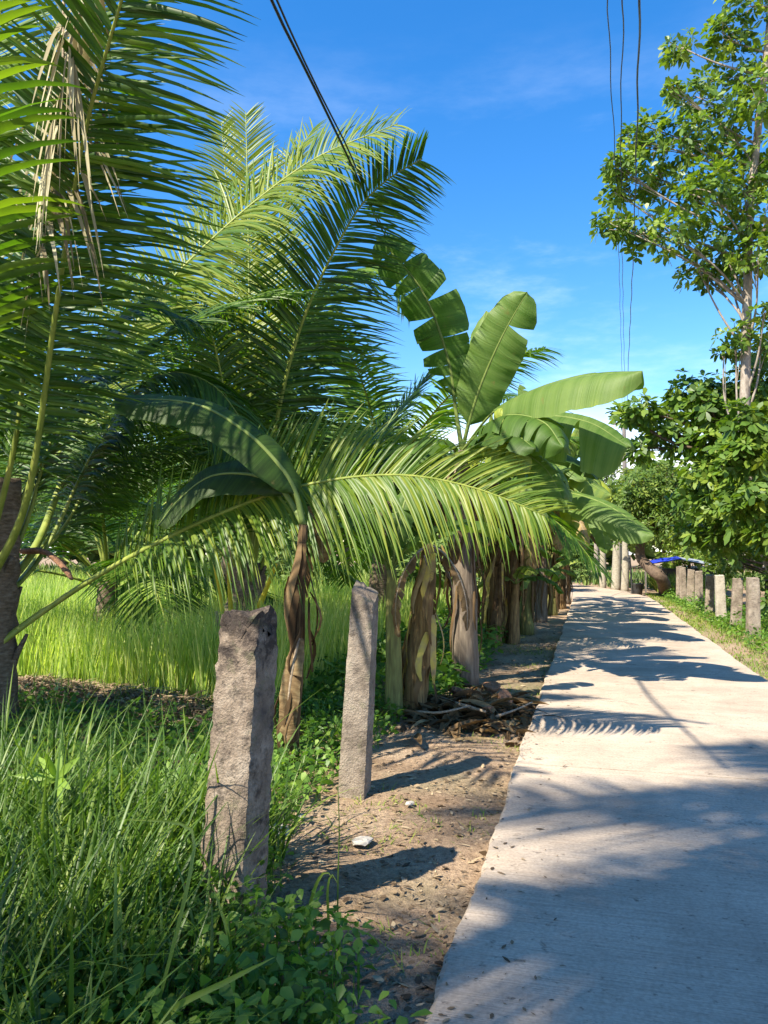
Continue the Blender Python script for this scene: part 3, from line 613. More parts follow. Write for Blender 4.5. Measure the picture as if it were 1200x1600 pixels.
banana_leaf(o, [t, at(760, 665, yy - .5), at(800, 648, yy - .9), at(850, 660, yy - 1.2), at(880, 700, yy - 1.4)], .34, (0, -.5, .9), arch=.3, tears=.3, tint=.35, hang=.5, start=.2)
banana_leaf(o, [t, at(745, 690, yy - .3), at(765, 670, yy - .6), at(790, 650, yy - .75), at(800, 690, yy - .85)], .16, (.2, -1, .4), tears=.3, wave=.6, tint=.92, hang=.3, start=.1)
banana_leaf(o, [t, at(750, 700, yy - .4), at(775, 690, yy - .7), at(800, 700, yy - .9), at(815, 740, yy - 1.0)], .22, (.1, -.8, .6), tears=.5, wave=.5, tint=.85, hang=.4, start=.1)
banana_leaf(o, [t, at(760, 700, yy - .2), at(800, 700, yy - .3), at(850, 730, yy - .4), at(880, 780, yy - .5)], .26, (0, -.6, .8), tears=.6, tint=.45, hang=.5, start=.15)
rand_leaves(o, t + [0, 0, -.1], 5, 2.0, .3, 2.0, el=(.0, .55), tint=(.2, .6), dryn=6)

reseed(100)
# further along the row
row = [(772, 1003, 'first of the far banana clump, yellow dead leaves hanging beside the tall grey stem', (775, 770), .12, 'drystem', 4, 5),
       (797, 998, 'banana plant with orange-brown sheaths in the shaded clump by the road', (800, 750), .16, 'drystem', 4, 6),
       (822, 985, 'banana plant in the middle of the shaded clump, leaves arching to the road', (826, 745), .14, 'pseudostem', 4, 5),
       (845, 968, 'banana plant behind the arching pair in the far clump', (848, 770), .14, 'greystem', 4, 5),
       (862, 958, 'banana plant with pale leaves over the road edge', (862, 780), .14, 'pseudostem', 5, 4),
       (876, 948, 'banana plant near the bend of the road, brown skirts', (874, 800), .15, 'drystem', 4, 4),
       (884, 940, 'last dark banana plant of the row before the bend', (880, 815), .15, 'greystem', 4, 4)]
tops = []
for i, (px, py, lab, tp, r, m, nl, ndry) in enumerate(row):
    o, b, t = banana(px, py, lab, tp, r, m); tops.append((o, b, t))
    dry_strips(o, b, t, r * .9, 34, (.4, 1.4), (.1, 1) if i < 2 else (0, .6))
    rand_leaves(o, t, nl, 2.0, .28, 1.0 + i, el=(.2, 1.25), tint=(.3, .8), dryn=ndry)
    rand_leaves(o, t + [0, 0, -.3], 3, 1.6, .24, 2.2 + i * 1.3, el=(.1, .9), tint=(.5, 1), tears=.6)
    # clump suckers of the same plant: shorter stems at its foot
    for k in range(2):
        q = b + np.array([rng.uniform(-.5, .1), rng.uniform(-.4, .5), 0]); h = rng.uniform(.9, 1.6)
        stem(o, [q + [0, 0, -.1], q + [.02, 0, h * .5], q + [.06, 0, h]], r * .55, m)
        rand_leaves(o, q + np.array([.06, 0, h]), 3, 1.2, .17, rng.uniform(0, 6), el=(.4, 1.3), tint=(.3, .8))
o, b, t = tops[2]; yy = b[1]
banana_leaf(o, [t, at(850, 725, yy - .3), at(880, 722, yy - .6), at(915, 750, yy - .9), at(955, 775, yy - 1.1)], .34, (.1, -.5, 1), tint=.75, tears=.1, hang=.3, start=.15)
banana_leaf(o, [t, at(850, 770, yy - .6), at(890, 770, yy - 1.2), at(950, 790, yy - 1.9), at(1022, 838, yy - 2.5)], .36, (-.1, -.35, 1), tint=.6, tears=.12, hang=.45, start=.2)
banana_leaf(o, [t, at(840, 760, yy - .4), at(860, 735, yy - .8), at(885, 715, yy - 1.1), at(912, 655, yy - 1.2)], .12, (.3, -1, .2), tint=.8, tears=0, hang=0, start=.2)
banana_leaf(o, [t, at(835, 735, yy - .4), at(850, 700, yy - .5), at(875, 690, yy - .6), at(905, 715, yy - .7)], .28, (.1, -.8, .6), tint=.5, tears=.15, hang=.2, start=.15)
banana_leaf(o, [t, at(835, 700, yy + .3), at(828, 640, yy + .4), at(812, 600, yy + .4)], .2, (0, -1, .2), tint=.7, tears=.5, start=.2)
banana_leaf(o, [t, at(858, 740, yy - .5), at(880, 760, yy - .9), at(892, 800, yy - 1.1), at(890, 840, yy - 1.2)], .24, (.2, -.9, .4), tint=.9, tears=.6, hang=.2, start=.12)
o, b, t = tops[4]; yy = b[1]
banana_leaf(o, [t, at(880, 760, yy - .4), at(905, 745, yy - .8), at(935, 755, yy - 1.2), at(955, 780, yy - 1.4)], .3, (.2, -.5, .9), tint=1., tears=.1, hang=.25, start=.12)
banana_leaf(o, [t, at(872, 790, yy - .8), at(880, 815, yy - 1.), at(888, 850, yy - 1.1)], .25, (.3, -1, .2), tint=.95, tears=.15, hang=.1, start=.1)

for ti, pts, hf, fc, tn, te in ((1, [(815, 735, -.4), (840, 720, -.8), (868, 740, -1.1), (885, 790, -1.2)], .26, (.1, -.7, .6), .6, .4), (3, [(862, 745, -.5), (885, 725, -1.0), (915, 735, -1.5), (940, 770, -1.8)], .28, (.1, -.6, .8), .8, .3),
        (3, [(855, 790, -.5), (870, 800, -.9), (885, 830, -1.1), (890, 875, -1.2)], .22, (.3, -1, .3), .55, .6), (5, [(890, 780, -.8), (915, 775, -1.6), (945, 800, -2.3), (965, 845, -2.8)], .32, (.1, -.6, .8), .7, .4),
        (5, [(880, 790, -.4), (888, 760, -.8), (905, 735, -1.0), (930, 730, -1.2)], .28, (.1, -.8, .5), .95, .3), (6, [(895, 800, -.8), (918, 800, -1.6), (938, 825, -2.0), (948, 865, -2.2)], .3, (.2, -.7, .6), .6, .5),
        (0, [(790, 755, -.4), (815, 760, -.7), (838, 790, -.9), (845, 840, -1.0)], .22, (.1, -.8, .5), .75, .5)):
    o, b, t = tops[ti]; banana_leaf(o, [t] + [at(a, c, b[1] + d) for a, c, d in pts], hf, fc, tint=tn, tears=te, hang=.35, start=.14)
for ti, pts, hf in ((4, [(885, 800, -.6), (900, 806, -1.0), (912, 830, -1.2), (915, 860, -1.3)], .2), (2, [(845, 775, -.5), (862, 785, -.8), (872, 815, -1.0), (874, 860, -1.0)], .2), (1, [(812, 780, -.4), (826, 800, -.6), (832, 840, -.7), (830, 890, -.7)], .17)):
    o, b, t = tops[ti]; banana_leaf(o, [t] + [at(a, c, b[1] + d) for a, c, d in pts], hf, (.2, -.9, .4), True, tint=.7, tears=.7, wave=.7, hang=.6, start=.1)
reseed(101)
# ------------------------------------------------------------------ concrete fence posts
def post(name, label, base, top, w0, w1, rot, m, rough=.012, slant=(0, 0), group=None, chip=0.):
    """square cast post: sides subdivided, edges worn, top broken; base and top are ground / top centre"""
    base = np.asarray(base, float); top = np.asarray(top, float); K = 44; E = 7
    V = []; ring = []
    for i in range(4):
        for e in range(E): ring.append((i, e / E))
    cs = [(-1, -1), (1, -1), (1, 1), (-1, 1)]
    for k in range(K):
        t = k / (K - 1); c = base + (top - base) * t; w_ = (w0 + (w1 - w0) * t) / 2
        for i, f in ring:
            a, b = cs[i], cs[(i + 1) % 4]; x = a[0] + (b[0] - a[0]) * f; y = a[1] + (b[1] - a[1]) * f
            s_ = .94 if f == 0 else 1.; d = rng.normal(0, rough * .14)
            if f == 0 and rng.random() < .3: s_ -= rng.uniform(0, chip)
            if t > .9 and chip: s_ -= chip * (.9 * rng.random() + (.8 if (x > .3 and rng.random() < .6) else 0)) * (1 if t > .93 else .4)
            X, Y = x * s_ * w_ + d, y * s_ * w_ + d * rng.uniform(-1, 1)
            z = 0
            if t > .85: z = (slant[0] * x + slant[1] * y) * (t - .85) / .15 + (rng.normal(0, rough * .7) if t > .93 else 0)
            V.append(c + np.array([X * math.cos(rot) - Y * math.sin(rot), X * math.sin(rot) + Y * math.cos(rot), z]))
    n = 4 * E; q = [(k * n + j, k * n + (j + 1) % n, (k + 1) * n + (j + 1) % n, (k + 1) * n + j) for k in range(K - 1) for j in range(n)]
    cen = np.mean(V[-n:], axis=0) + [0, 0, .012]; V.append(cen); t_ = [(len(V) - 1, (K - 1) * n + j, (K - 1) * n + (j + 1) % n) for j in range(n)]
    V = np.array(V)
    o = Acc().add(V - base, q, t_).obj(name, M[m]); o.location = base
    me = o.data; md = o.modifiers.new('bevel', 'EDGE_SPLIT'); md.split_angle = math.radians(38)
    return tag(o, label, 'post', group)
PB = gnd(360, 1412); post('concrete_post', 'broad weathered concrete post with dark crumbling top in the near grass', PB + [0, 0, -.12], at(391, 958, PB[1] + .05), .24, .215, -.1, 'post', .03, (0, .0), 'concrete posts on the left verge', .09)
PB = gnd(553, 1224); post('concrete_post', 'slimmer concrete post with slanting pointed top and striped shade', PB + [0, 0, -.1], at(571, 925, PB[1] + .03), .20, .17, .03, 'post_mid', .012, (-.045, .04), 'concrete posts on the left verge', .05)
rp = [(16.7, 1.10, 0, 'nearest concrete post on the right verge, pale top in sun'), (18.6, 1.02, .05, 'second concrete post from the right picture edge, mostly in shade'),
      (20.5, 1.04, -.04, 'third concrete post from the right picture edge, dappled with sun'), (22.5, 1.0, .03, 'fourth concrete post from the right picture edge'),
      (24.5, 1.05, 0, 'fifth concrete post from the right picture edge'), (26.6, 1.05, .04, 'sixth concrete post along the right verge'),
      (28.4, 1.1, -.03, 'second to last concrete post before the leaning tree'), (29.6, 1.1, .0, 'last concrete post on the right verge beside the leaning tree')]
for y, h, ln, lab in rp:
    post('concrete_post', lab, (3.12, y, -.15), (3.12 + ln + .02, y, h), .24, .21, rng.uniform(-.1, .1), 'post_mid' if int(y) != 20 else 'post_clean', .012, (rng.uniform(-.02, .02), .01), 'concrete posts on the right verge', .04)
# ------------------------------------------------------------------ broadleaf trees
def rosettes(acc, cen, ax, L, nl, tintc, wd=.48, spread=.9, lod=1):
    """whorls of leaves round each twig end"""
    n = len(cen); ax = nrm(ax); r = nrm(np.cross(ax, rng.normal(size=(n, 3)))); r2 = np.cross(ax, r)
    for k in range(nl):
        a = 2 * PI * k / nl + rng.uniform(-.4, .4, n); el = rng.uniform(-.1, spread, n)
        d = r * np.cos(a)[:, None] + r2 * np.sin(a)[:, None]
        D = nrm(d * np.cos(el)[:, None] + ax * np.sin(el)[:, None]); N = nrm(ax * np.cos(el)[:, None] - d * np.sin(el)[:, None] + rng.normal(0, .25, (n, 3)))
        W = nrm(np.cross(D, N)); N = np.cross(W, D); LL = L * rng.uniform(.5, 1.2, n)
        strips(acc, cen + D * .03, D, W, N, LL, LL * wd, rng.uniform(.05, .35, n), [0, .35, .7, 1] if lod < 2 else [0, .55, 1], [.15, .75, 1, .12] if lod < 2 else [.3, 1, .15], np.clip(tintc + rng.uniform(-.2, .2, n), 0, 1), .3 if lod == 0 else None)
def tree(name, label, trunk, rad, clumps, L, nl, leaf, bark, group=None, limb=.05, wd=.48, twig=6, cat='tree'):
    """clumps: (centre, (rx,ry,rz), whorls). Each clump hangs on a limb with twigs."""
    base = np.asarray(trunk[0], float); o = thing(name, label, cat, tuple(base), group)
    p, ln = catmull(trunk, 30); A = Acc(); tube(A, p, np.linspace(rad[0], rad[1], 30) * np.r_[1.25, 1.1, np.ones(28)], 10, lump=.05); A.obj('trunk', M[bark], o)
    B = Acc(); Lf = Acc()
    for c, R, n in clumps:
        c = np.asarray(c, float); R = np.asarray(R, float)
        k = np.argmin(np.linalg.norm(p - (c - [0, 0, .25 * np.linalg.norm(c - p[-1])]), axis=1) + np.where(np.arange(30) < 8, 2.5, 0)); s_ = p[min(k, 29)]
        q, _ = catmull([s_, s_ * .55 + c * .45 + rng.normal(0, .04, 3) * np.linalg.norm(c - s_), c], 12)
        r0 = min(limb, rad[1] * 1.2); tube(B, q, np.linspace(r0, r0 * .3, 12), 6, lump=.08)
        d = rng.normal(size=(n, 3)); d = nrm(d); rr = rng.uniform(.25, 1, n) ** .5; pos = c + d * R * rr[:, None] * rng.uniform(.75, 1.2, (n, 1))
        for i in range(min(twig, n)):
            tq, _ = catmull([q[rng.integers(5, 12)], (c + pos[i]) / 2 + rng.normal(0, .06, 3), pos[i]], 6); tube(B, tq, np.linspace(r0 * .35, .006, 6), 4, cap=False)
        rosettes(Lf, pos, d + np.array([0, 0, .8]) + rng.normal(0, .35, (n, 3)), L, nl, np.clip(rng.normal(.5, .2, n), 0, 1), wd, lod=2 if leaf == 'far_leaf' else 1)
    B.obj('limbs', M[bark], o); Lf.obj('crown', M[leaf], o, kind='stuff'); return o
def pxclumps(lst, dy, k=1.):
    """clumps at measured bearings: (px, py, Y, radius px, whorls)"""
    r = []
    for px, py, Y, rp_, n in lst:
        c = at(px, py, Y); R = rp_ / 1200 * Y; r.append((c, (R, R * dy, R * .8), int(n * k)))
    return r
reseed(102)
# tall airy tree on the right
TY = 19.0
tree('broadleaf_tree', 'tall airy tree with pale trunk and whorled leaves against the sky at right', [gnd(1165, 985) * [1, 0, 1] + [1.3, TY, -.2], at(1168, 760, TY), at(1165, 580, TY), at(1168, 450, TY), at(1172, 330, TY), at(1186, 190, TY), at(1200, 60, TY), at(1210, -60, TY)], (.145, .06),
     pxclumps([(1058, 72, TY, 26, 26), (1085, 150, TY, 40, 40), (1050, 140, TY - .6, 14, 12), (1130, 60, TY, 42, 42), (1170, 10, TY, 50, 55), (1150, 120, TY + .6, 45, 45), (1190, 150, TY - .6, 50, 55), (1120, 200, TY, 50, 60),
               (1070, 215, TY - .4, 45, 48), (1015, 200, TY, 28, 26), (985, 225, TY, 26, 26), (960, 260, TY - .3, 24, 24), (1010, 270, TY, 45, 55), (1060, 300, TY + .5, 50, 60), (960, 300, TY, 26, 26), (955, 350, TY - .4, 28, 32), (1000, 360, TY, 40, 46),
               (1050, 365, TY - .7, 45, 48), (1110, 300, TY - .8, 55, 66), (1160, 270, TY, 60, 70), (1200, 340, TY - .5, 55, 60), (1120, 380, TY, 45, 46), (1090, 420, TY, 32, 26), (1140, 420, TY + .7, 40, 36), (1185, 400, TY - .7, 40, 40), (1230, 250, TY, 70, 60), (1240, 100, TY, 70, 60),
               (1110, 440, TY + .3, 18, 10), (1150, 530, TY, 30, 24), (1190, 530, TY + .4, 34, 30), (1195, 490, TY - .4, 20, 14), (1130, 545, TY + .2, 14, 10)], 1.0, 1.15),
     .2, 7, 'talisay', 'bark', 'trees on the right of the road', .034)
reseed(103)
# leafy trees below it, overhanging the right fence
TY = 21.0
def fill(x0, x1, y0, y1, n, Y, sp, r, w_):
    return [(rng.uniform(x0, x1), rng.uniform(y0, y1), Y + rng.uniform(-sp, sp), r * rng.uniform(.8, 1.2), w_) for _ in range(n)]
tree('broadleaf_tree', 'spreading broad-leaved tree overhanging the right concrete posts', [(5.6, 20.5, -.2), (5.5, 20.5, 1.5), (5.4, 20.6, 2.6), at(1150, 700, TY)], (.16, .07),
     pxclumps([(975, 650, TY - .5, 18, 16), (1000, 700, TY - .4, 20, 18), (1000, 640, TY - .5, 26, 26), (1030, 665, TY, 30, 34), (1060, 690, TY, 28, 30), (1080, 610, TY, 34, 40), (1110, 640, TY - .5, 40, 50), (1150, 620, TY, 40, 50), (1190, 600, TY - .6, 40, 50), (1190, 560, TY, 30, 26), (1070, 640, TY + .6, 30, 34), (1130, 690, TY - .8, 45, 60),
               (1180, 680, TY - 1, 50, 66), (1110, 740, TY - .6, 40, 50), (1160, 750, TY - 1.2, 48, 66), (1200, 740, TY - 1.4, 46, 60), (1120, 790, TY - .6, 34, 40), (1180, 810, TY - 1.6, 40, 44), (1085, 780, TY, 30, 30), (1225, 660, TY - 1, 60, 60), (1230, 800, TY - 1.4, 60, 60), (1140, 835, TY - .4, 34, 34), (1090, 830, TY + .6, 34, 34), (1165, 655, 17.6, 30, 40), (1185, 700, 17.5, 34, 44), (1160, 720, 17.6, 30, 40), (1185, 770, 17.6, 32, 40), (1150, 790, 17.9, 28, 34), (1200, 830, 17.8, 30, 34)], 1.3, 1.35),
     .25, 7, 'talisay', 'bark_dark', 'trees on the right of the road', .06)
tree('broadleaf_tree', 'dark undergrowth tree standing close behind the right concrete posts', [(5.0, 18.2, -.2), (5.0, 18.2, .8), (5.1, 18.3, 1.6)], (.09, .05),
     pxclumps(fill(1205, 1310, 840, 960, 16, 18.6, .8, 36, 46), 1.2, 1), .17, 6, 'bush', 'bark_dark', 'trees on the right of the road', .04)
tree('broadleaf_tree', 'dark bushy tree behind the far end of the right fence', [(5.2, 25.5, -.2), (5.2, 25.5, 1.), (5.2, 25.6, 2.)], (.1, .05),
     pxclumps(fill(1112, 1190, 790, 890, 14, 25.5, 1, 34, 50), 1.2, 1), .17, 6, 'bush', 'bark_dark', 'trees on the right of the road', .04)
reseed(104)
# rounded small-leaved tree over the bend, and its neighbours
TY = 31.0
tree('broadleaf_tree', 'rounded small-leaved tree over the road bend with a leaning trunk', [gnd(1042, 926) + [0, 0, -.2], at(1034, 905, 30.3), at(1014, 886, 30.7), at(1000, 868, 31), at(1004, 830, TY), at(1020, 790, TY)], (.3, .13),
     pxclumps(fill(960, 1090, 745, 832, 30, TY, 1.6, 32, 85) + [(1020, 735, TY, 30, 70), (990, 745, TY, 24, 50), (1050, 745, TY, 30, 70), (1080, 770, TY, 28, 60)], 1.4, 1), .20, 6, 'bush', 'bark_dark', 'trees at the road bend', .07, .34)
tree('broadleaf_tree', 'sparse pale tree rising faint against the cloud behind the bend', [(.5, 62, -.2), (.6, 62, 5), (.7, 62, 8.5)], (.2, .08),
     pxclumps(fill(915, 962, 718, 800, 14, 62, 1.5, 20, 40), 1, 1), .26, 5, 'far_leaf', 'bark', 'trees at the road bend', .06)
def easy_tree(x, y, h, r, label, leaf='bush', group='trees beyond the field', L=.3, n=90, bark='bark_dark', trunkh=.35, name='broadleaf_tree', dens=1.):
    cl = []; k = max(6, int(8 * r / 2))
    for i in range(k):
        d = nrm(rng.normal(size=3)); c = np.array([x, y, h * (trunkh + 1) / 2]) + d * np.array([r, r, h * (1 - trunkh) / 2]) * rng.uniform(.35, .8)
        cl.append((c, np.array([.45, .45, .36]) * r, int(n * dens)))
    return tree(name, label, [(x, y, -.2), (x + rng.uniform(-.2, .2), y, h * trunkh * .6), (x + rng.uniform(-.3, .3), y, h * .62)], (.05 * h * .35 + .06, .06), cl, L, 5, leaf, bark, group, .06, .4)
easy_tree(-3.0, 46, 7, 3.4, 'green tree closing the view where the road turns left', 'far_leaf', 'trees at the road bend', .34, 130)
easy_tree(3.6, 42, 5.5, 3.0, 'bright low tree behind the pale trunks at the bend', 'far_leaf', 'trees at the road bend', .32, 130)
easy_tree(8.5, 34, 9, 4.2, 'tall dark tree filling the gap behind the right fence', 'bush', 'trees on the right of the road', .3, 150)
easy_tree(9.5, 24, 8, 3.8, 'dense dark tree at the far right behind the tall pale trunk', 'bush', 'trees on the right of the road', .28, 150)
easy_tree(-1.6, 37.5, 1.8, 1.5, 'round yellow-green bush on the outside of the bend', 'far_leaf', 'bushes along the road', .2, 110, trunkh=.1, name='roadside_bush')
easy_tree(4.6, 38, 2.4, 1.6, 'bright green bush beside the leaning trunk', 'lawn', 'bushes along the road', .2, 110, trunkh=.1, name='roadside_bush')
FT = [(-33, 38, 8, 4.4, 'leftmost tree beyond the rice field'), (-27, 35, 7, 4.0, 'pale tree beyond the field, second from left'), (-21.5, 37, 8.5, 4.2, 'taller tree beyond the field, third from left'),
      (-16, 34, 6.5, 3.8, 'low rounded tree beyond the field behind the palms'), (-11.5, 36, 8, 4, 'tree beyond the field behind the young palm'), (-7, 34, 6.5, 3.4, 'yellow-green tree beyond the field behind the stems'), (-4.0, 32, 5, 2.4, 'low green tree behind the banana row')]
for x, y, h, r, lab in FT: easy_tree(x, y, h, r, lab, 'far_leaf', L=.36, n=170)
SB = [(-17, 27, 2.2, 1.8, 'pale bush at the far edge of the rice, leftmost'), (-13, 29, 2.6, 2., 'pale bush at the far edge of the rice, second from left'), (-10, 26, 1.9, 1.6, 'small bush at the rice edge behind the palms'), (-7, 27, 2.4, 1.8, 'leafy bush at the rice edge right of the palms'), (-4.2, 22, 2.2, 1.4, 'dark bush behind the banana stems'), (-3.6, 27, 2.8, 1.6, 'taller bush behind the far banana stems')]
for x, y, h, r, lab in SB: easy_tree(x, y, h, r, lab, 'far_leaf', 'bushes at the edge of the rice', .24, 90, trunkh=.08, name='field_bush')
# far wood closing the horizon all round the field
Lf = Acc(); n = 8000; an = rng.uniform(.9, 2.9, n); R = rng.uniform(75, 100, n); hmax = 9 + 3 * np.sin(an * 23) + 2 * np.sin(an * 51)
pos = np.stack([R * np.cos(an), R * np.sin(an), hmax * rng.uniform(0, 1, n) ** .6], 1)
rosettes(Lf, pos, rng.normal(0, .5, (n, 3)) + np.array([0, 0, 1.]), 1.6, 4, rng.uniform(.2, .7, n), .6, lod=2)
tag(Lf.obj('distant_wood', M['far_leaf'], kind='stuff'), 'hazy wood closing the horizon behind the field', 'wood')

# ------------------------------------------------------------------ far end of the road: pale trunks, shack, stake with bucket
for px, py, tp, r, lab in ((942, 918, (938, 800), .14, 'left one of the two pale bare trunks at the bend'), (962, 921, (963, 790), .19, 'thicker right one of the two pale bare trunks at the bend'), (976, 922, (975, 810), .15, 'dim trunk in shade just right of the pale trunks')):
    b = gnd(px, py); o = thing('bare_trunk_tree', lab, 'tree', (b[0], b[1], -.06), 'bare trunks at the road bend'); t = at(*tp, b[1])
    p, _ = catmull([b + [0, 0, -.2], b * .5 + t * .5 + [.05, 0, 0], t], 12); tube(Acc(), p, np.linspace(r * 1.15, r * .8, 12), 10, lump=.06).obj('trunk', M['bark_pale'], o)
    A = Acc(); n = 60; rosettes(A, t + rng.normal(0, .5, (n, 3)) * [1.2, 1.2, .6] + [0, 0, .4], rng.normal(0, .5, (n, 3)) + [0, 0, 1.], .38, 6, rng.uniform(.4, .9, n), .4); A.obj('crown', M['far_leaf'], o, kind='stuff')
sh = thing('shack', 'low shack with blue tarpaulin roof behind the right fence', 'shack', (4.6, 35, -.06))
def boxpart(name, c, d, m, parent, rot=0):
    x, y, z = [v / 2 for v in d]; V = np.array([(a * x, b * y, e * z) for a in (-1, 1) for b in (-1, 1) for e in (-1, 1)])
    V = V @ np.array([[math.cos(rot), math.sin(rot), 0], [-math.sin(rot), math.cos(rot), 0], [0, 0, 1]]) + c
    return Acc().add(V, [(0, 1, 3, 2), (4, 6, 7, 5), (0, 4, 5, 1), (2, 3, 7, 6), (0, 2, 6, 4), (1, 5, 7, 3)]).obj(name, m, parent, smooth=False)
boxpart('wall', (4.3, 36, .42), (2.2, 2.0, .95), M['wall'], sh)
def sheet(name, P, m, parent, sag=.06):
    P = np.array(P, float); g = 10; u = np.linspace(0, 1, g); V = []
    for a in u:
        for b in u: q = (P[0] * (1 - a) + P[1] * a) * (1 - b) + (P[3] * (1 - a) + P[2] * a) * b; V.append(q + [0, 0, -sag * math.sin(a * PI) * math.sin(b * PI * 2.5) + rng.normal(0, .008)])
    i, j = np.meshgrid(np.arange(g - 1), np.arange(g - 1), indexing='ij'); o = i * g + j
    V2 = np.array(V); q = np.stack([o, o + g, o + g + 1, o + 1], -1).reshape(-1, 4)
    A = Acc().add(V2, q); A.add(V2 - [0, 0, .015], q[:, ::-1]); return A.obj(name, m, parent)
sheet('tarpaulin', [(2.2, 34.3, 1.10), (3.75, 34.3, 1.36), (3.75, 36.5, 1.46), (2.2, 36.5, 1.2)], M['tarp'], sh)
sheet('roof_sheet', [(3.7, 34.2, 1.33), (5.4, 34.2, .98), (5.4, 37, 1.10), (3.7, 37, 1.48)], M['tarp_grey'], sh)
boxpart('roof_post', (2.3, 34.4, .5), (.07, .07, 1.2), M['pole'], sh); boxpart('roof_post', (5.3, 34.4, .46), (.07, .07, 1.04), M['pole'], sh)
b = gnd(988, 928); st = thing('stake', 'thin dark stake standing at the road edge by the bend', 'stake', (b[0], b[1], -.06))
p, _ = catmull([b + [0, 0, -.2], b + [-.03, 0, .7], b + [-.08, 0, 1.5]], 8); tube(Acc(), p, .035, 6).obj('shaft', M['dark'], st)
bk = thing('bucket', 'dark bucket standing beside the thin stake at the bend', 'bucket', (b[0] + .2, b[1] + .1, -.05)); bc = b + [.2, .1, -.05]
tube(Acc(), bc + np.array([[0, 0, .0], [0, 0, .02], [0, 0, .25], [0, 0, .42], [0, 0, .45]]), [.14, .17, .2, .23, .25], 14).obj('body', M['dark'], bk)
an = np.linspace(0, PI, 9); tube(Acc(), bc + np.stack([.23 * np.cos(an), 0 * an, .43 + .2 * np.sin(an)], 1), .012, 5).obj('handle', M['pole'], bk)

# ------------------------------------------------------------------ utility pole and cables
pp = at(976, 730, 48); px_, py_ = pp[0], pp[1]; ptop = at(976, 660, 48)
po = thing('utility_pole', 'distant utility pole rising behind the banana leaves where the cables meet', 'utility pole', (px_, py_, -.1))
tube(Acc(), [(px_, py_, -.3), (px_, py_, ptop[2] * .5), (px_, py_, ptop[2] + .3)], [.16, .14, .11], 10).obj('shaft', M['pole'], po)
boxpart('crossarm', (px_, py_ - .15, ptop[2] - .1), (1.3, .1, .1), M['pole'], po)
for dx in (-.5, 0, .5): tube(Acc(), [(px_ + dx, py_ - .15, ptop[2] - .04), (px_ + dx, py_ - .15, ptop[2] + .05), (px_ + dx, py_ - .15, ptop[2] + .12)], [.04, .06, .03], 8).obj('insulator', M['stone'], po)
def cable(name, P, r, label, n=60, wob=0., k=1, group=None):
    p, _ = catmull(P, n); p = p + np.stack([wob * np.sin(np.arange(n) * 1.1 + k), 0 * p[:, 0], wob * np.sin(np.arange(n) * .7)], 1)
    return tag(tube(Acc(), p, r, 5).obj(name, M['cable'], None), label, 'cable', group)
CG = 'overhead cables'
def right_wire(pts, r, lab, k):
    P = [at(*q) for q in pts]; ex = P[0] + (P[0] - P[1]) * 2.2; ex[2] = P[0][2] + .8
    cable('overhead_wire', [ex] + P, r, lab, 70, .012, k, CG)
right_wire([(949, -60, 9), (951, 40, 11), (956, 150, 14), (965, 330, 21), (969, 480, 32), (972, 600, 42), (970, 672, 47.8)], .009, 'leftmost of the three thin wires high above the road', 1)
right_wire([(972, -60, 9), (973, 60, 11.2), (970, 200, 15), (972, 380, 23), (974, 500, 33), (976, 600, 42), (976, 672, 47.8)], .010, 'middle one of the three wires high above the road', 2.1)
right_wire([(1000, -60, 8), (998, 60, 10), (995, 200, 14), (990, 380, 22), (984, 520, 34), (980, 610, 42), (981, 672, 47.8)], .015, 'thickest, rightmost of the three wires above the road', 3.3)
for k, (dx, lab) in enumerate(((0, 'thick black twisted cable slanting down behind the torn banana leaf'), (7, 'thinner black cable running close beside the thick slanting cable'))):
    P = [at(395 + dx, -70, 4.6), at(424 + dx, 0, 5.0), at(470 + dx * .9, 95, 5.8), at(530 + dx * .7, 215, 7.3), at(600 + dx * .4, 362, 10.5), at(690, 500, 16), at(800, 605, 27), at(968, 674, 47.8)]
    ex = P[0] + (P[0] - P[1]) * 6
    cable('overhead_cable', [ex] + P, .013 - .004 * k, lab, 90, .006, k * 2, CG)

reseed(105)
# ------------------------------------------------------------------ rice field
def inside_field(x, y):
    edge = 8.45 - .28 * (x + 7.5)
    return (y > edge) & (x < -3.05 - .02 * (y - 8))
N = 64000; u = rng.random(N); y = 6.5 + 27 * u ** 2.0; x = -3.0 - (1.5 + y * 1.12) * rng.random(N)
k = inside_field(x, y); x, y = x[k], y[k]; n = len(x); az = rng.uniform(0, 2 * PI, n)
D = nrm(np.stack([.12 * np.cos(az), .12 * np.sin(az), np.ones(n)], 1)); W = nrm(np.stack([-np.sin(az), np.cos(az), 0 * az], 1)); Nn = np.cross(W, D)
h = (1.0 + .14 * np.sin(x * 1.3) * np.sin(y * .9)) * rng.uniform(.65, 1.15, n)
A = Acc(); strips(A, np.stack([x, y, ground_z(x, y) - .03], 1), D, W, Nn, h, rng.uniform(.011, .02, n) * (1 + .06 * np.maximum(y - 9, 0)), rng.uniform(0, .10, n), [0, .4, .75, 1], [.8, 1, .65, .05],
                  np.clip(rng.normal(.60, .27, n) + .15 * np.sin(x * .7 + y * .45), 0, 1), None, np.stack([np.cos(az), np.sin(az), 0 * az], 1) * rng.uniform(0, .2, n)[:, None])
tag(A.obj('rice_field', M['rice'], kind='stuff'), 'tall bright green rice filling the sunny field behind the palms', 'rice')

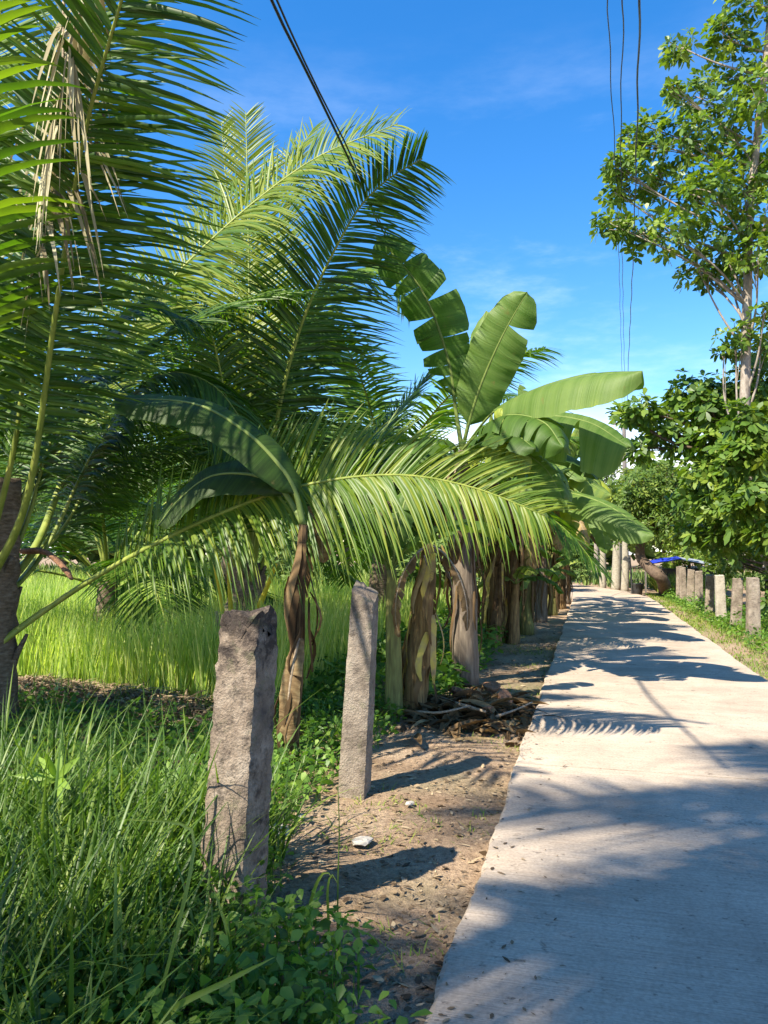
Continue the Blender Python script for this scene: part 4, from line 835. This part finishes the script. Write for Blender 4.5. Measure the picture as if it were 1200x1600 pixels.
N = 9000; y = rng.uniform(28, 62, N); x = -2.6 - (8 + y * 1.0) * rng.random(N); k = rng.random(N) < 30 / y * 1.0; x, y = x[k], y[k]; n = len(x); az = rng.uniform(0, 2 * PI, n)
D = nrm(np.stack([.3 * np.cos(az), .3 * np.sin(az), np.ones(n)], 1)); W = nrm(np.stack([-np.sin(az), np.cos(az), 0 * az], 1))
A = Acc(); strips(A, np.stack([x, y, ground_z(x, y) - .03], 1), D, W, np.cross(W, D), rng.uniform(.7, 1.5, n), rng.uniform(.1, .22, n), .2, [0, .4, .75, 1], [.8, 1, .65, .05], rng.uniform(.2, .8, n), None)
x = rng.uniform(-9, 12, 3500); y = rng.uniform(36.5, 60, 3500); n = len(x); k = np.ones(n, bool)
for ss in np.arange(27, 62, 1.0):
    c, _ = road_center(ss); k &= (x - c[0]) ** 2 + (y - c[1]) ** 2 > 2.2 ** 2
x, y = x[k], y[k]; n = len(x); az = rng.uniform(0, 2 * PI, n); D = nrm(np.stack([.3 * np.cos(az), .3 * np.sin(az), np.ones(n)], 1)); W = nrm(np.stack([-np.sin(az), np.cos(az), 0 * az], 1))
strips(A, np.stack([x, y, ground_z(x, y) - .03], 1), D, W, np.cross(W, D), rng.uniform(.3, .9, n), rng.uniform(.06, .12, n), .2, [0, .4, .75, 1], [.8, 1, .65, .05], rng.uniform(.2, .8, n), None)
tag(A.obj('far_meadow', M['far_leaf'], kind='stuff'), 'rough green growth beyond the rice and the road bend', 'meadow')
# ------------------------------------------------------------------ grasses, weeds, litter
def grass_patch(name, label, x, y, h, wd, leanr, mt, tint, drp, cat='grass', lod=1):
    n = len(x); az = rng.uniform(0, 2 * PI, n); le = rng.uniform(*leanr, n)
    D = nrm(np.stack([le * np.cos(az), le * np.sin(az), np.ones(n)], 1)); W = nrm(np.stack([-np.sin(az), np.cos(az), 0 * az], 1)); Nn = np.cross(W, D)
    A = Acc(); strips(A, np.stack([x, y, ground_z(x, y) - .02], 1), D, W, Nn, h, wd, rng.uniform(*drp, n), [0, .25, .5, .75, .92, 1] if lod == 0 else [0, .4, .75, 1], [.6, 1, .95, .7, .3, .03] if lod == 0 else [.7, 1, .7, .05], tint, .35 if lod == 0 else None,
                      np.stack([np.cos(az), np.sin(az), 0 * az], 1) * rng.uniform(0, .5, n)[:, None])
    return tag(A.obj(name, M[mt], kind='stuff'), label, cat)
reseed(106)
# near tall grass at bottom left, in tufts
cx = rng.uniform(-3.3, -1.25, 260); cy = rng.uniform(1.75, 4.1, 260)
k = ((cx < -1.62 - .0 * cy) | (cy < 2.9)) & (cx + .35 * (cy - 2) < -1.0); cx, cy = cx[k], cy[k]
m = 17; x = (cx[:, None] + rng.normal(0, .05, (len(cx), m))).ravel(); y = (cy[:, None] + rng.normal(0, .05, (len(cx), m))).ravel(); n = len(x)
grass_patch('tall_grass', 'tall wild grass in the lower left corner around the near post', x, y, rng.uniform(.3, 1.1, n) * np.interp(x, [-3, -1.9, -1.2], [1, .95, .5]), rng.uniform(.006, .018, n), (.05, .55), 'grass', np.clip(rng.normal(.45, .25, n), 0, 1), (.05, .5), lod=0)
def leaf_cover(name, label, x, y, z0, z1, L, mt, nl=4, wd=.6, cat='weeds', lod=1):
    n = len(x); pos = np.stack([x, y, ground_z(x, y) + rng.uniform(z0, z1, n)], 1)
    A = Acc(); rosettes(A, pos, rng.normal(0, .45, (n, 3)) + np.array([0, 0, 1.]), L, nl, rng.uniform(.2, .8, n), wd, .7, lod)
    # stalks
    st = Acc(); az = rng.uniform(0, 2 * PI, n); W = np.stack([np.cos(az), np.sin(az), 0 * az], 1); D = np.tile([0., 0, 1], (n, 1)); b = pos.copy(); b[:, 2] = ground_z(x, y) - .02
    strips(A, b, D, W, np.cross(W, D), pos[:, 2] - b[:, 2], .006, 0, [0, .5, 1], [1, .9, .7], .4, None)
    return tag(A.obj(name, M[mt], kind='stuff'), label, cat)
x = rng.uniform(-3.6, -.45, 7000); y = rng.uniform(1.7, 4.6, 7000)
bound = np.where(y < 3.15, -.62 - .95 * np.maximum(y - 2.55, 0) + .12 * np.sin(y * 9), np.where(y < 3.6, -1.45, -1.75 - .25 * (y - 3.6)))
k = (x < bound) & (rng.random(7000) < np.where(x > -1.3, .75, .55)); x, y = x[k], y[k]
leaf_cover('weeds', 'low leafy weeds covering the ground in the lower left corner', x, y, .02, .24, .062, 'weed', 4, .6, lod=0)
# shaded weeds under the palms and between posts
x = rng.uniform(-6.2, -1.75, 3000); y = rng.uniform(4.2, 8.2, 3000); k = (y < 7.5 - .28 * (x + 7.5)) | ((x > -3.2) & (y < 8.6)); x, y = x[k], y[k]
leaf_cover('undergrowth', 'shaded broadleaf undergrowth between the posts and the palms', x, y, .0, .2, .075, 'weed', 4, .6)
x = rng.uniform(-3.2, -1.5, 2600); y = rng.uniform(8, 30, 2600)
leaf_cover('undergrowth', 'dark leafy undergrowth at the feet of the banana row', x, y, .0, .4, .14, 'weed', 4, .5)
x = rng.uniform(-6, -1.8, 2400); y = rng.uniform(4.0, 7.6, 2400); n = len(x)
grass_patch('shaded_grass', 'thin grass in the shade between the palms and the posts', x, y, rng.uniform(.15, .5, n), rng.uniform(.004, .01, n), (.1, .6), 'grass', rng.uniform(.2, .7, n), (.1, .5))
reseed(107)
# right verge
n = 26000; y = 9 + 24 * rng.random(n) ** 1.3; x = 2.16 + 2.6 * rng.random(n) ** 1.1
k = rng.random(n) < np.where((x < 2.55) & (np.sin(y * 2.3) + np.sin(y * .9) > .2), .25, 1); x, y = x[k], y[k]; n = len(x)
grass_patch('verge_grass', 'short sunlit grass along the right edge of the road', x, y, rng.uniform(.05, .16, n), rng.uniform(.006, .012, n) * (y / 12), (.1, .9), 'lawn', np.clip(rng.normal(.5, .22, n), 0, 1), (.1, .6))
x = rng.uniform(2.65, 4.6, 2600); y = rng.uniform(10, 31, 2600)
leaf_cover('verge_weeds', 'leafy weeds and creepers around the right concrete posts', x, y, .0, .12 + .45 * np.clip(np.sin(y * 1.9) * np.sin(x * 3 + y), 0, 1), .09, 'weed', 4, .55)
n = 3000; x = rng.uniform(2.8, 4.8, n); y = rng.uniform(31, 40, n)
grass_patch('far_grass', 'bright tall grass patch behind the stake at the bend', x, y, rng.uniform(.4, 1.0, n), .04, (.1, .4), 'lawn', rng.uniform(.4, .9, n), (.0, .3))
# sparse grass on the left verge
n = 7500; x = rng.uniform(-1.6, -.55, n); y = rng.uniform(3, 16, n); k = np.sin(x * 3 + y * 1.3) + np.sin(y * 2.9) + (x > -.75) * .8 + (y > 6.5) * .4 > .55; x, y = x[k], y[k]; n = len(x)
grass_patch('sparse_grass', 'sparse dry grass on the soil strip left of the road', x, y, rng.uniform(.03, .11, n), rng.uniform(.004, .008, n), (.2, 1.2), 'lawn', rng.uniform(.3, 1, n), (.1, .6))
# litter flakes on the left verge
n = 15000; x = rng.uniform(-2.6, -.50, n); y = 2.4 + 14 * rng.random(n) ** 1.6; az = rng.uniform(0, 2 * PI, n)
D = nrm(np.stack([np.cos(az), np.sin(az), rng.uniform(-.1, .35, n)], 1)); W = nrm(np.cross(D, rng.normal(0, .3, (n, 3)) + [0, 0, 1.])); Nn = np.cross(W, D); L_ = rng.uniform(.012, .075, n) * rng.uniform(.25, 1, n) ** 2
A = Acc(); strips(A, np.stack([x, y, ground_z(x, y) + rng.uniform(.0, .015, n)], 1), D, W, Nn, L_, L_ * rng.uniform(.2, .7, n), .1, [0, .5, 1], [.5, 1, .2], rng.random(n), None)
n = 5000; x = rng.uniform(-6.5, -2.6, n); y = 8.0 - .28 * (x + 7.5) + rng.normal(0, .45, n); az = rng.uniform(0, 2 * PI, n); D = nrm(np.stack([np.cos(az), np.sin(az), rng.uniform(-.1, .6, n)], 1)); W = nrm(np.cross(D, rng.normal(0, .3, (n, 3)) + [0, 0, 1.]))
L_ = rng.uniform(.06, .3, n); strips(A, np.stack([x, y, ground_z(x, y) + rng.uniform(0, .06, n)], 1), D, W, np.cross(W, D), L_, .02, .3, [0, .5, 1], [.5, 1, .2], rng.random(n), None)
tag(A.obj('leaf_litter', M['litter'], kind='stuff'), 'dry leaf litter and straw scattered on the soil', 'litter')

reseed(108)
n = 900; x = -.62 + .5 * rng.random(n) ** 2.6; y = 2.5 + 16 * rng.random(n) ** 1.4; az = rng.uniform(0, 2 * PI, n); D = nrm(np.stack([np.cos(az), np.sin(az), rng.uniform(0, .2, n)], 1)); W = nrm(np.cross(D, rng.normal(0, .2, (n, 3)) + [0, 0, 1.])); L_ = rng.uniform(.008, .05, n) * rng.uniform(.3, 1, n)
A = Acc(); strips(A, np.stack([x, y, .008 + 0 * x], 1), D, W, np.cross(W, D), L_, L_ * rng.uniform(.25, .6, n), .05, [0, .5, 1], [.5, 1, .2], rng.random(n) * .8, None)
tag(A.obj('road_edge_litter', M['litter'], kind='stuff'), 'crumbs and dry leaf bits strewn along the left road edge', 'litter')
# litter heap of dry palm leaves with husks
hc = gnd(735, 1108); n = 520
pos = hc + np.stack([rng.normal(-.05, .40, n), rng.normal(0, .42, n), 0 * rng.random(n)], 1); pos[:, 2] = -.04 + .16 * np.exp(-((pos[:, 0] - hc[0]) ** 2 + (pos[:, 1] - hc[1]) ** 2) / .22) * rng.random(n)
az = rng.uniform(0, 2 * PI, n); D = nrm(np.stack([np.cos(az), np.sin(az), rng.uniform(-.1, .5, n)], 1)); W = nrm(np.cross(D, rng.normal(0, .4, (n, 3)) + [0, 0, 1.])); L_ = rng.uniform(.12, .5, n)
A = Acc(); strips(A, pos, D, W, np.cross(W, D), L_, rng.uniform(.012, .05, n), rng.uniform(.1, .6, n), LS, LP, rng.random(n) * .75, .4)
n = 170; pos = hc + np.stack([rng.normal(-.1, .42, n), rng.normal(.05, .5, n), 0 * rng.random(n)], 1); pos[:, 2] = -.04 + .17 * np.exp(-((pos[:, 0] - hc[0]) ** 2 + (pos[:, 1] - hc[1]) ** 2) / .25) * rng.uniform(.4, 1.1, n)
az = rng.uniform(0, 2 * PI, n); D = nrm(np.stack([np.cos(az), np.sin(az), rng.uniform(-.2, .5, n)], 1)); W = nrm(np.cross(D, rng.normal(0, .5, (n, 3)) + [0, 0, 1.])); L_ = rng.uniform(.15, .5, n)
strips(A, pos, D, W, np.cross(W, D), L_, rng.uniform(.05, .12, n), rng.uniform(.1, .7, n), LS, [.5, .9, 1, .9, .6, .2], rng.random(n) * .62, .7)
tag(A.obj('dry_leaf_heap', M['dry'], kind='stuff'), 'heap of dry brown leaves on the soil beside the road', 'leaf heap')
def husk(c, r, rot, label):
    bm = bmesh.new(); bmesh.ops.create_icosphere(bm, subdivisions=2, radius=1)
    for v in bm.verts:
        f = 1 + rng.uniform(-.1, .1); v.co = Vector((v.co.x * r * 1.25 * f, v.co.y * r * f, v.co.z * r * .9 * f))
        if v.co.z > r * .35: v.co.z = r * .1 + rng.uniform(-.1, .1) * r            # opened half: hollow top
    me = bpy.data.meshes.new('coconut_husk'); bm.to_mesh(me); bm.free(); me.materials.append(M['husk']); o = bpy.data.objects.new('coconut_husk', me); C.objects.link(o)
    o.location = c; o.rotation_euler = rot; tag(o, label, 'coconut husk', 'coconut husks in the leaf heap')
for (px, py, r, lab) in ((768, 1080, .10, 'reddish coconut husk on top of the dry leaf heap'), (745, 1095, .085, 'coconut husk at the left of the reddish one'), (790, 1100, .09, 'coconut husk nearest the road edge in the heap'), (760, 1118, .08, 'coconut husk at the front of the heap'), (712, 1085, .08, 'coconut husk at the back left of the heap by the stems')):
    husk(tuple(gnd(px, py) + [0, 0, .07]), r, (rng.uniform(-.6, .6), rng.uniform(-.6, .6), rng.uniform(0, 6)), lab)
for P, r, lab in (([(685, 1098), (720, 1115), (758, 1134)], .022, 'pale dry stick lying across the front of the leaf heap'), ([(650, 1120), (690, 1128), (735, 1124)], .014, 'thin twig in front of the brown banana stem'), ([(775, 1128), (805, 1124), (832, 1118)], .012, 'thin twig between the heap and the road')):
    p = np.array([gnd(*q) + [0, 0, .05 + .04 * i] for i, q in enumerate(P)]); p, _ = catmull(p, 9); tag(tube(Acc(), p, np.linspace(r, r * .6, 9), 6, lump=.15).obj('dry_stick', M['stick'], None), lab, 'stick')
def stone(px, py, r, lab, flat=.45, g='pale stones on the soil strip'):
    bm = bmesh.new(); bmesh.ops.create_icosphere(bm, subdivisions=2, radius=r)
    for v in bm.verts: v.co = Vector((v.co.x * 1.3, v.co.y, v.co.z * flat)) * (1 + rng.uniform(-.18, .18))
    me = bpy.data.meshes.new('stone'); bm.to_mesh(me); bm.free(); me.materials.append(M['stone']); o = bpy.data.objects.new('stone', me); C.objects.link(o); o.location = tuple(gnd(px, py, -.05)); o.rotation_euler[2] = rng.uniform(0, 6)
    tag(o, lab, 'stone', g)
stone(434, 1297, .075, 'flat pale stone on the soil right of the near post', .3); stone(566, 1314, .055, 'small whitish stone in the middle of the soil strip', .35)
stone(405, 1330, .03, 'little stone at the foot of the near post'); stone(470, 1275, .025, 'little stone behind the flat pale stone'); stone(640, 1255, .025, 'pebble near the pointed post shade')

# bright lance-leaved plant in the grass
b = at(85, 1240, 3.4); b[2] = -.08; o = thing('leafy_plant', 'bright plant with upright lance-shaped leaves in the dark grass at left', 'plant', tuple(b)); t = at(88, 1218, 3.4)
p, _ = catmull([b, (b + t) / 2 + [.02, 0, 0], t], 8); tube(Acc(), p, np.linspace(.012, .006, 8), 6).obj('stalk', M['rachis'], o)
for k, (px, py, y_) in enumerate(((25, 1206, 3.35), (62, 1178, 3.5), (72, 1172, 3.3), (95, 1172, 3.45), (122, 1180, 3.4), (110, 1225, 3.25), (60, 1225, 3.3), (98, 1245, 3.2))):
    e = at(px, py, y_); d = e - t; L_ = np.linalg.norm(d); D = (d / L_)[None]; W = nrm(np.cross(D, [[.3, -1, .5]])); A = Acc()
    strips(A, t[None], D, W, np.cross(W, D), L_ * 1.1, .042, .1, [0, .2, .45, .75, 1], [.15, .7, 1, .6, .03], .95, .3); A.obj('leaf', M['weed'], o)
# single tall grass stalk and two bent blades in front of the soil
def stalk(P, r, lab, m='grass', name='grass_stalk'):
    p, _ = catmull(P, 14); A = Acc(); tube(A, p, np.linspace(r, r * .4, 14), 5, .6); tag(A.obj(name, M[m], None), lab, 'grass stalk', 'single grass stalks')
g0 = gnd(527, 1482, -.06); stalk([g0, at(528, 1380, g0[1]), at(530, 1300, g0[1] + .02), at(528, 1228, g0[1] + .03)], .0045, 'thin dark upright stalk in front of the sunlit soil')
def bent(P, wd, lab):
    p, _ = catmull(P, 14); T = tangents(p); W = nrm(np.cross(T, [.2, -1, .1])); pr = wd * np.interp(np.linspace(0, 1, 14), [0, .4, .8, 1], [.7, 1, .7, .05])[:, None]
    Nn = np.cross(W, T); V = np.stack([p - W * pr + Nn * pr * .4, p, p + W * pr + Nn * pr * .4], 1); a, c = np.meshgrid(np.arange(13), np.arange(2), indexing='ij'); i = a * 3 + c
    tag(Acc().add(V, np.stack([i, i + 1, i + 4, i + 3], -1).reshape(-1, 4), None, .9).obj('bent_grass', M['grass'], None), lab, 'grass blade', 'single bright grass blades')
g1 = gnd(478, 1470, -.06); bent([g1, at(482, 1430, g1[1]), at(493, 1385, g1[1]), at(508, 1362, g1[1]), at(520, 1372, g1[1])], .009, 'bent bright blade left of the thin upright stalk')
g1 = gnd(515, 1478, -.06); bent([g1, at(513, 1430, g1[1]), at(512, 1390, g1[1]), at(518, 1366, g1[1]), at(530, 1385, g1[1])], .006, 'slim blade just left of the thin upright stalk')
g1 = at(345, 1440, 2.6); g1[2] = -.06; bent([g1, at(358, 1480, 2.6), at(345, 1420, 2.62), at(330, 1380, 2.65)], .008, 'short bright blade leaning before the near post')
g1 = at(230, 1600, 2.2); g1[2] = -.02; bent([g1, at(262, 1585, 2.2), at(350, 1535, 2.25), at(430, 1495, 2.3)], .011, 'long flat blade lying low in the bottom weeds')
g1 = at(570, 1240, 3.2); g1[2] = -.06; bent([at(240, 1600, 2.3), at(300, 1350, 2.4), at(290, 1290, 2.5), at(190, 1280, 2.6)], .007, 'arched pale blade over the lower left weeds')
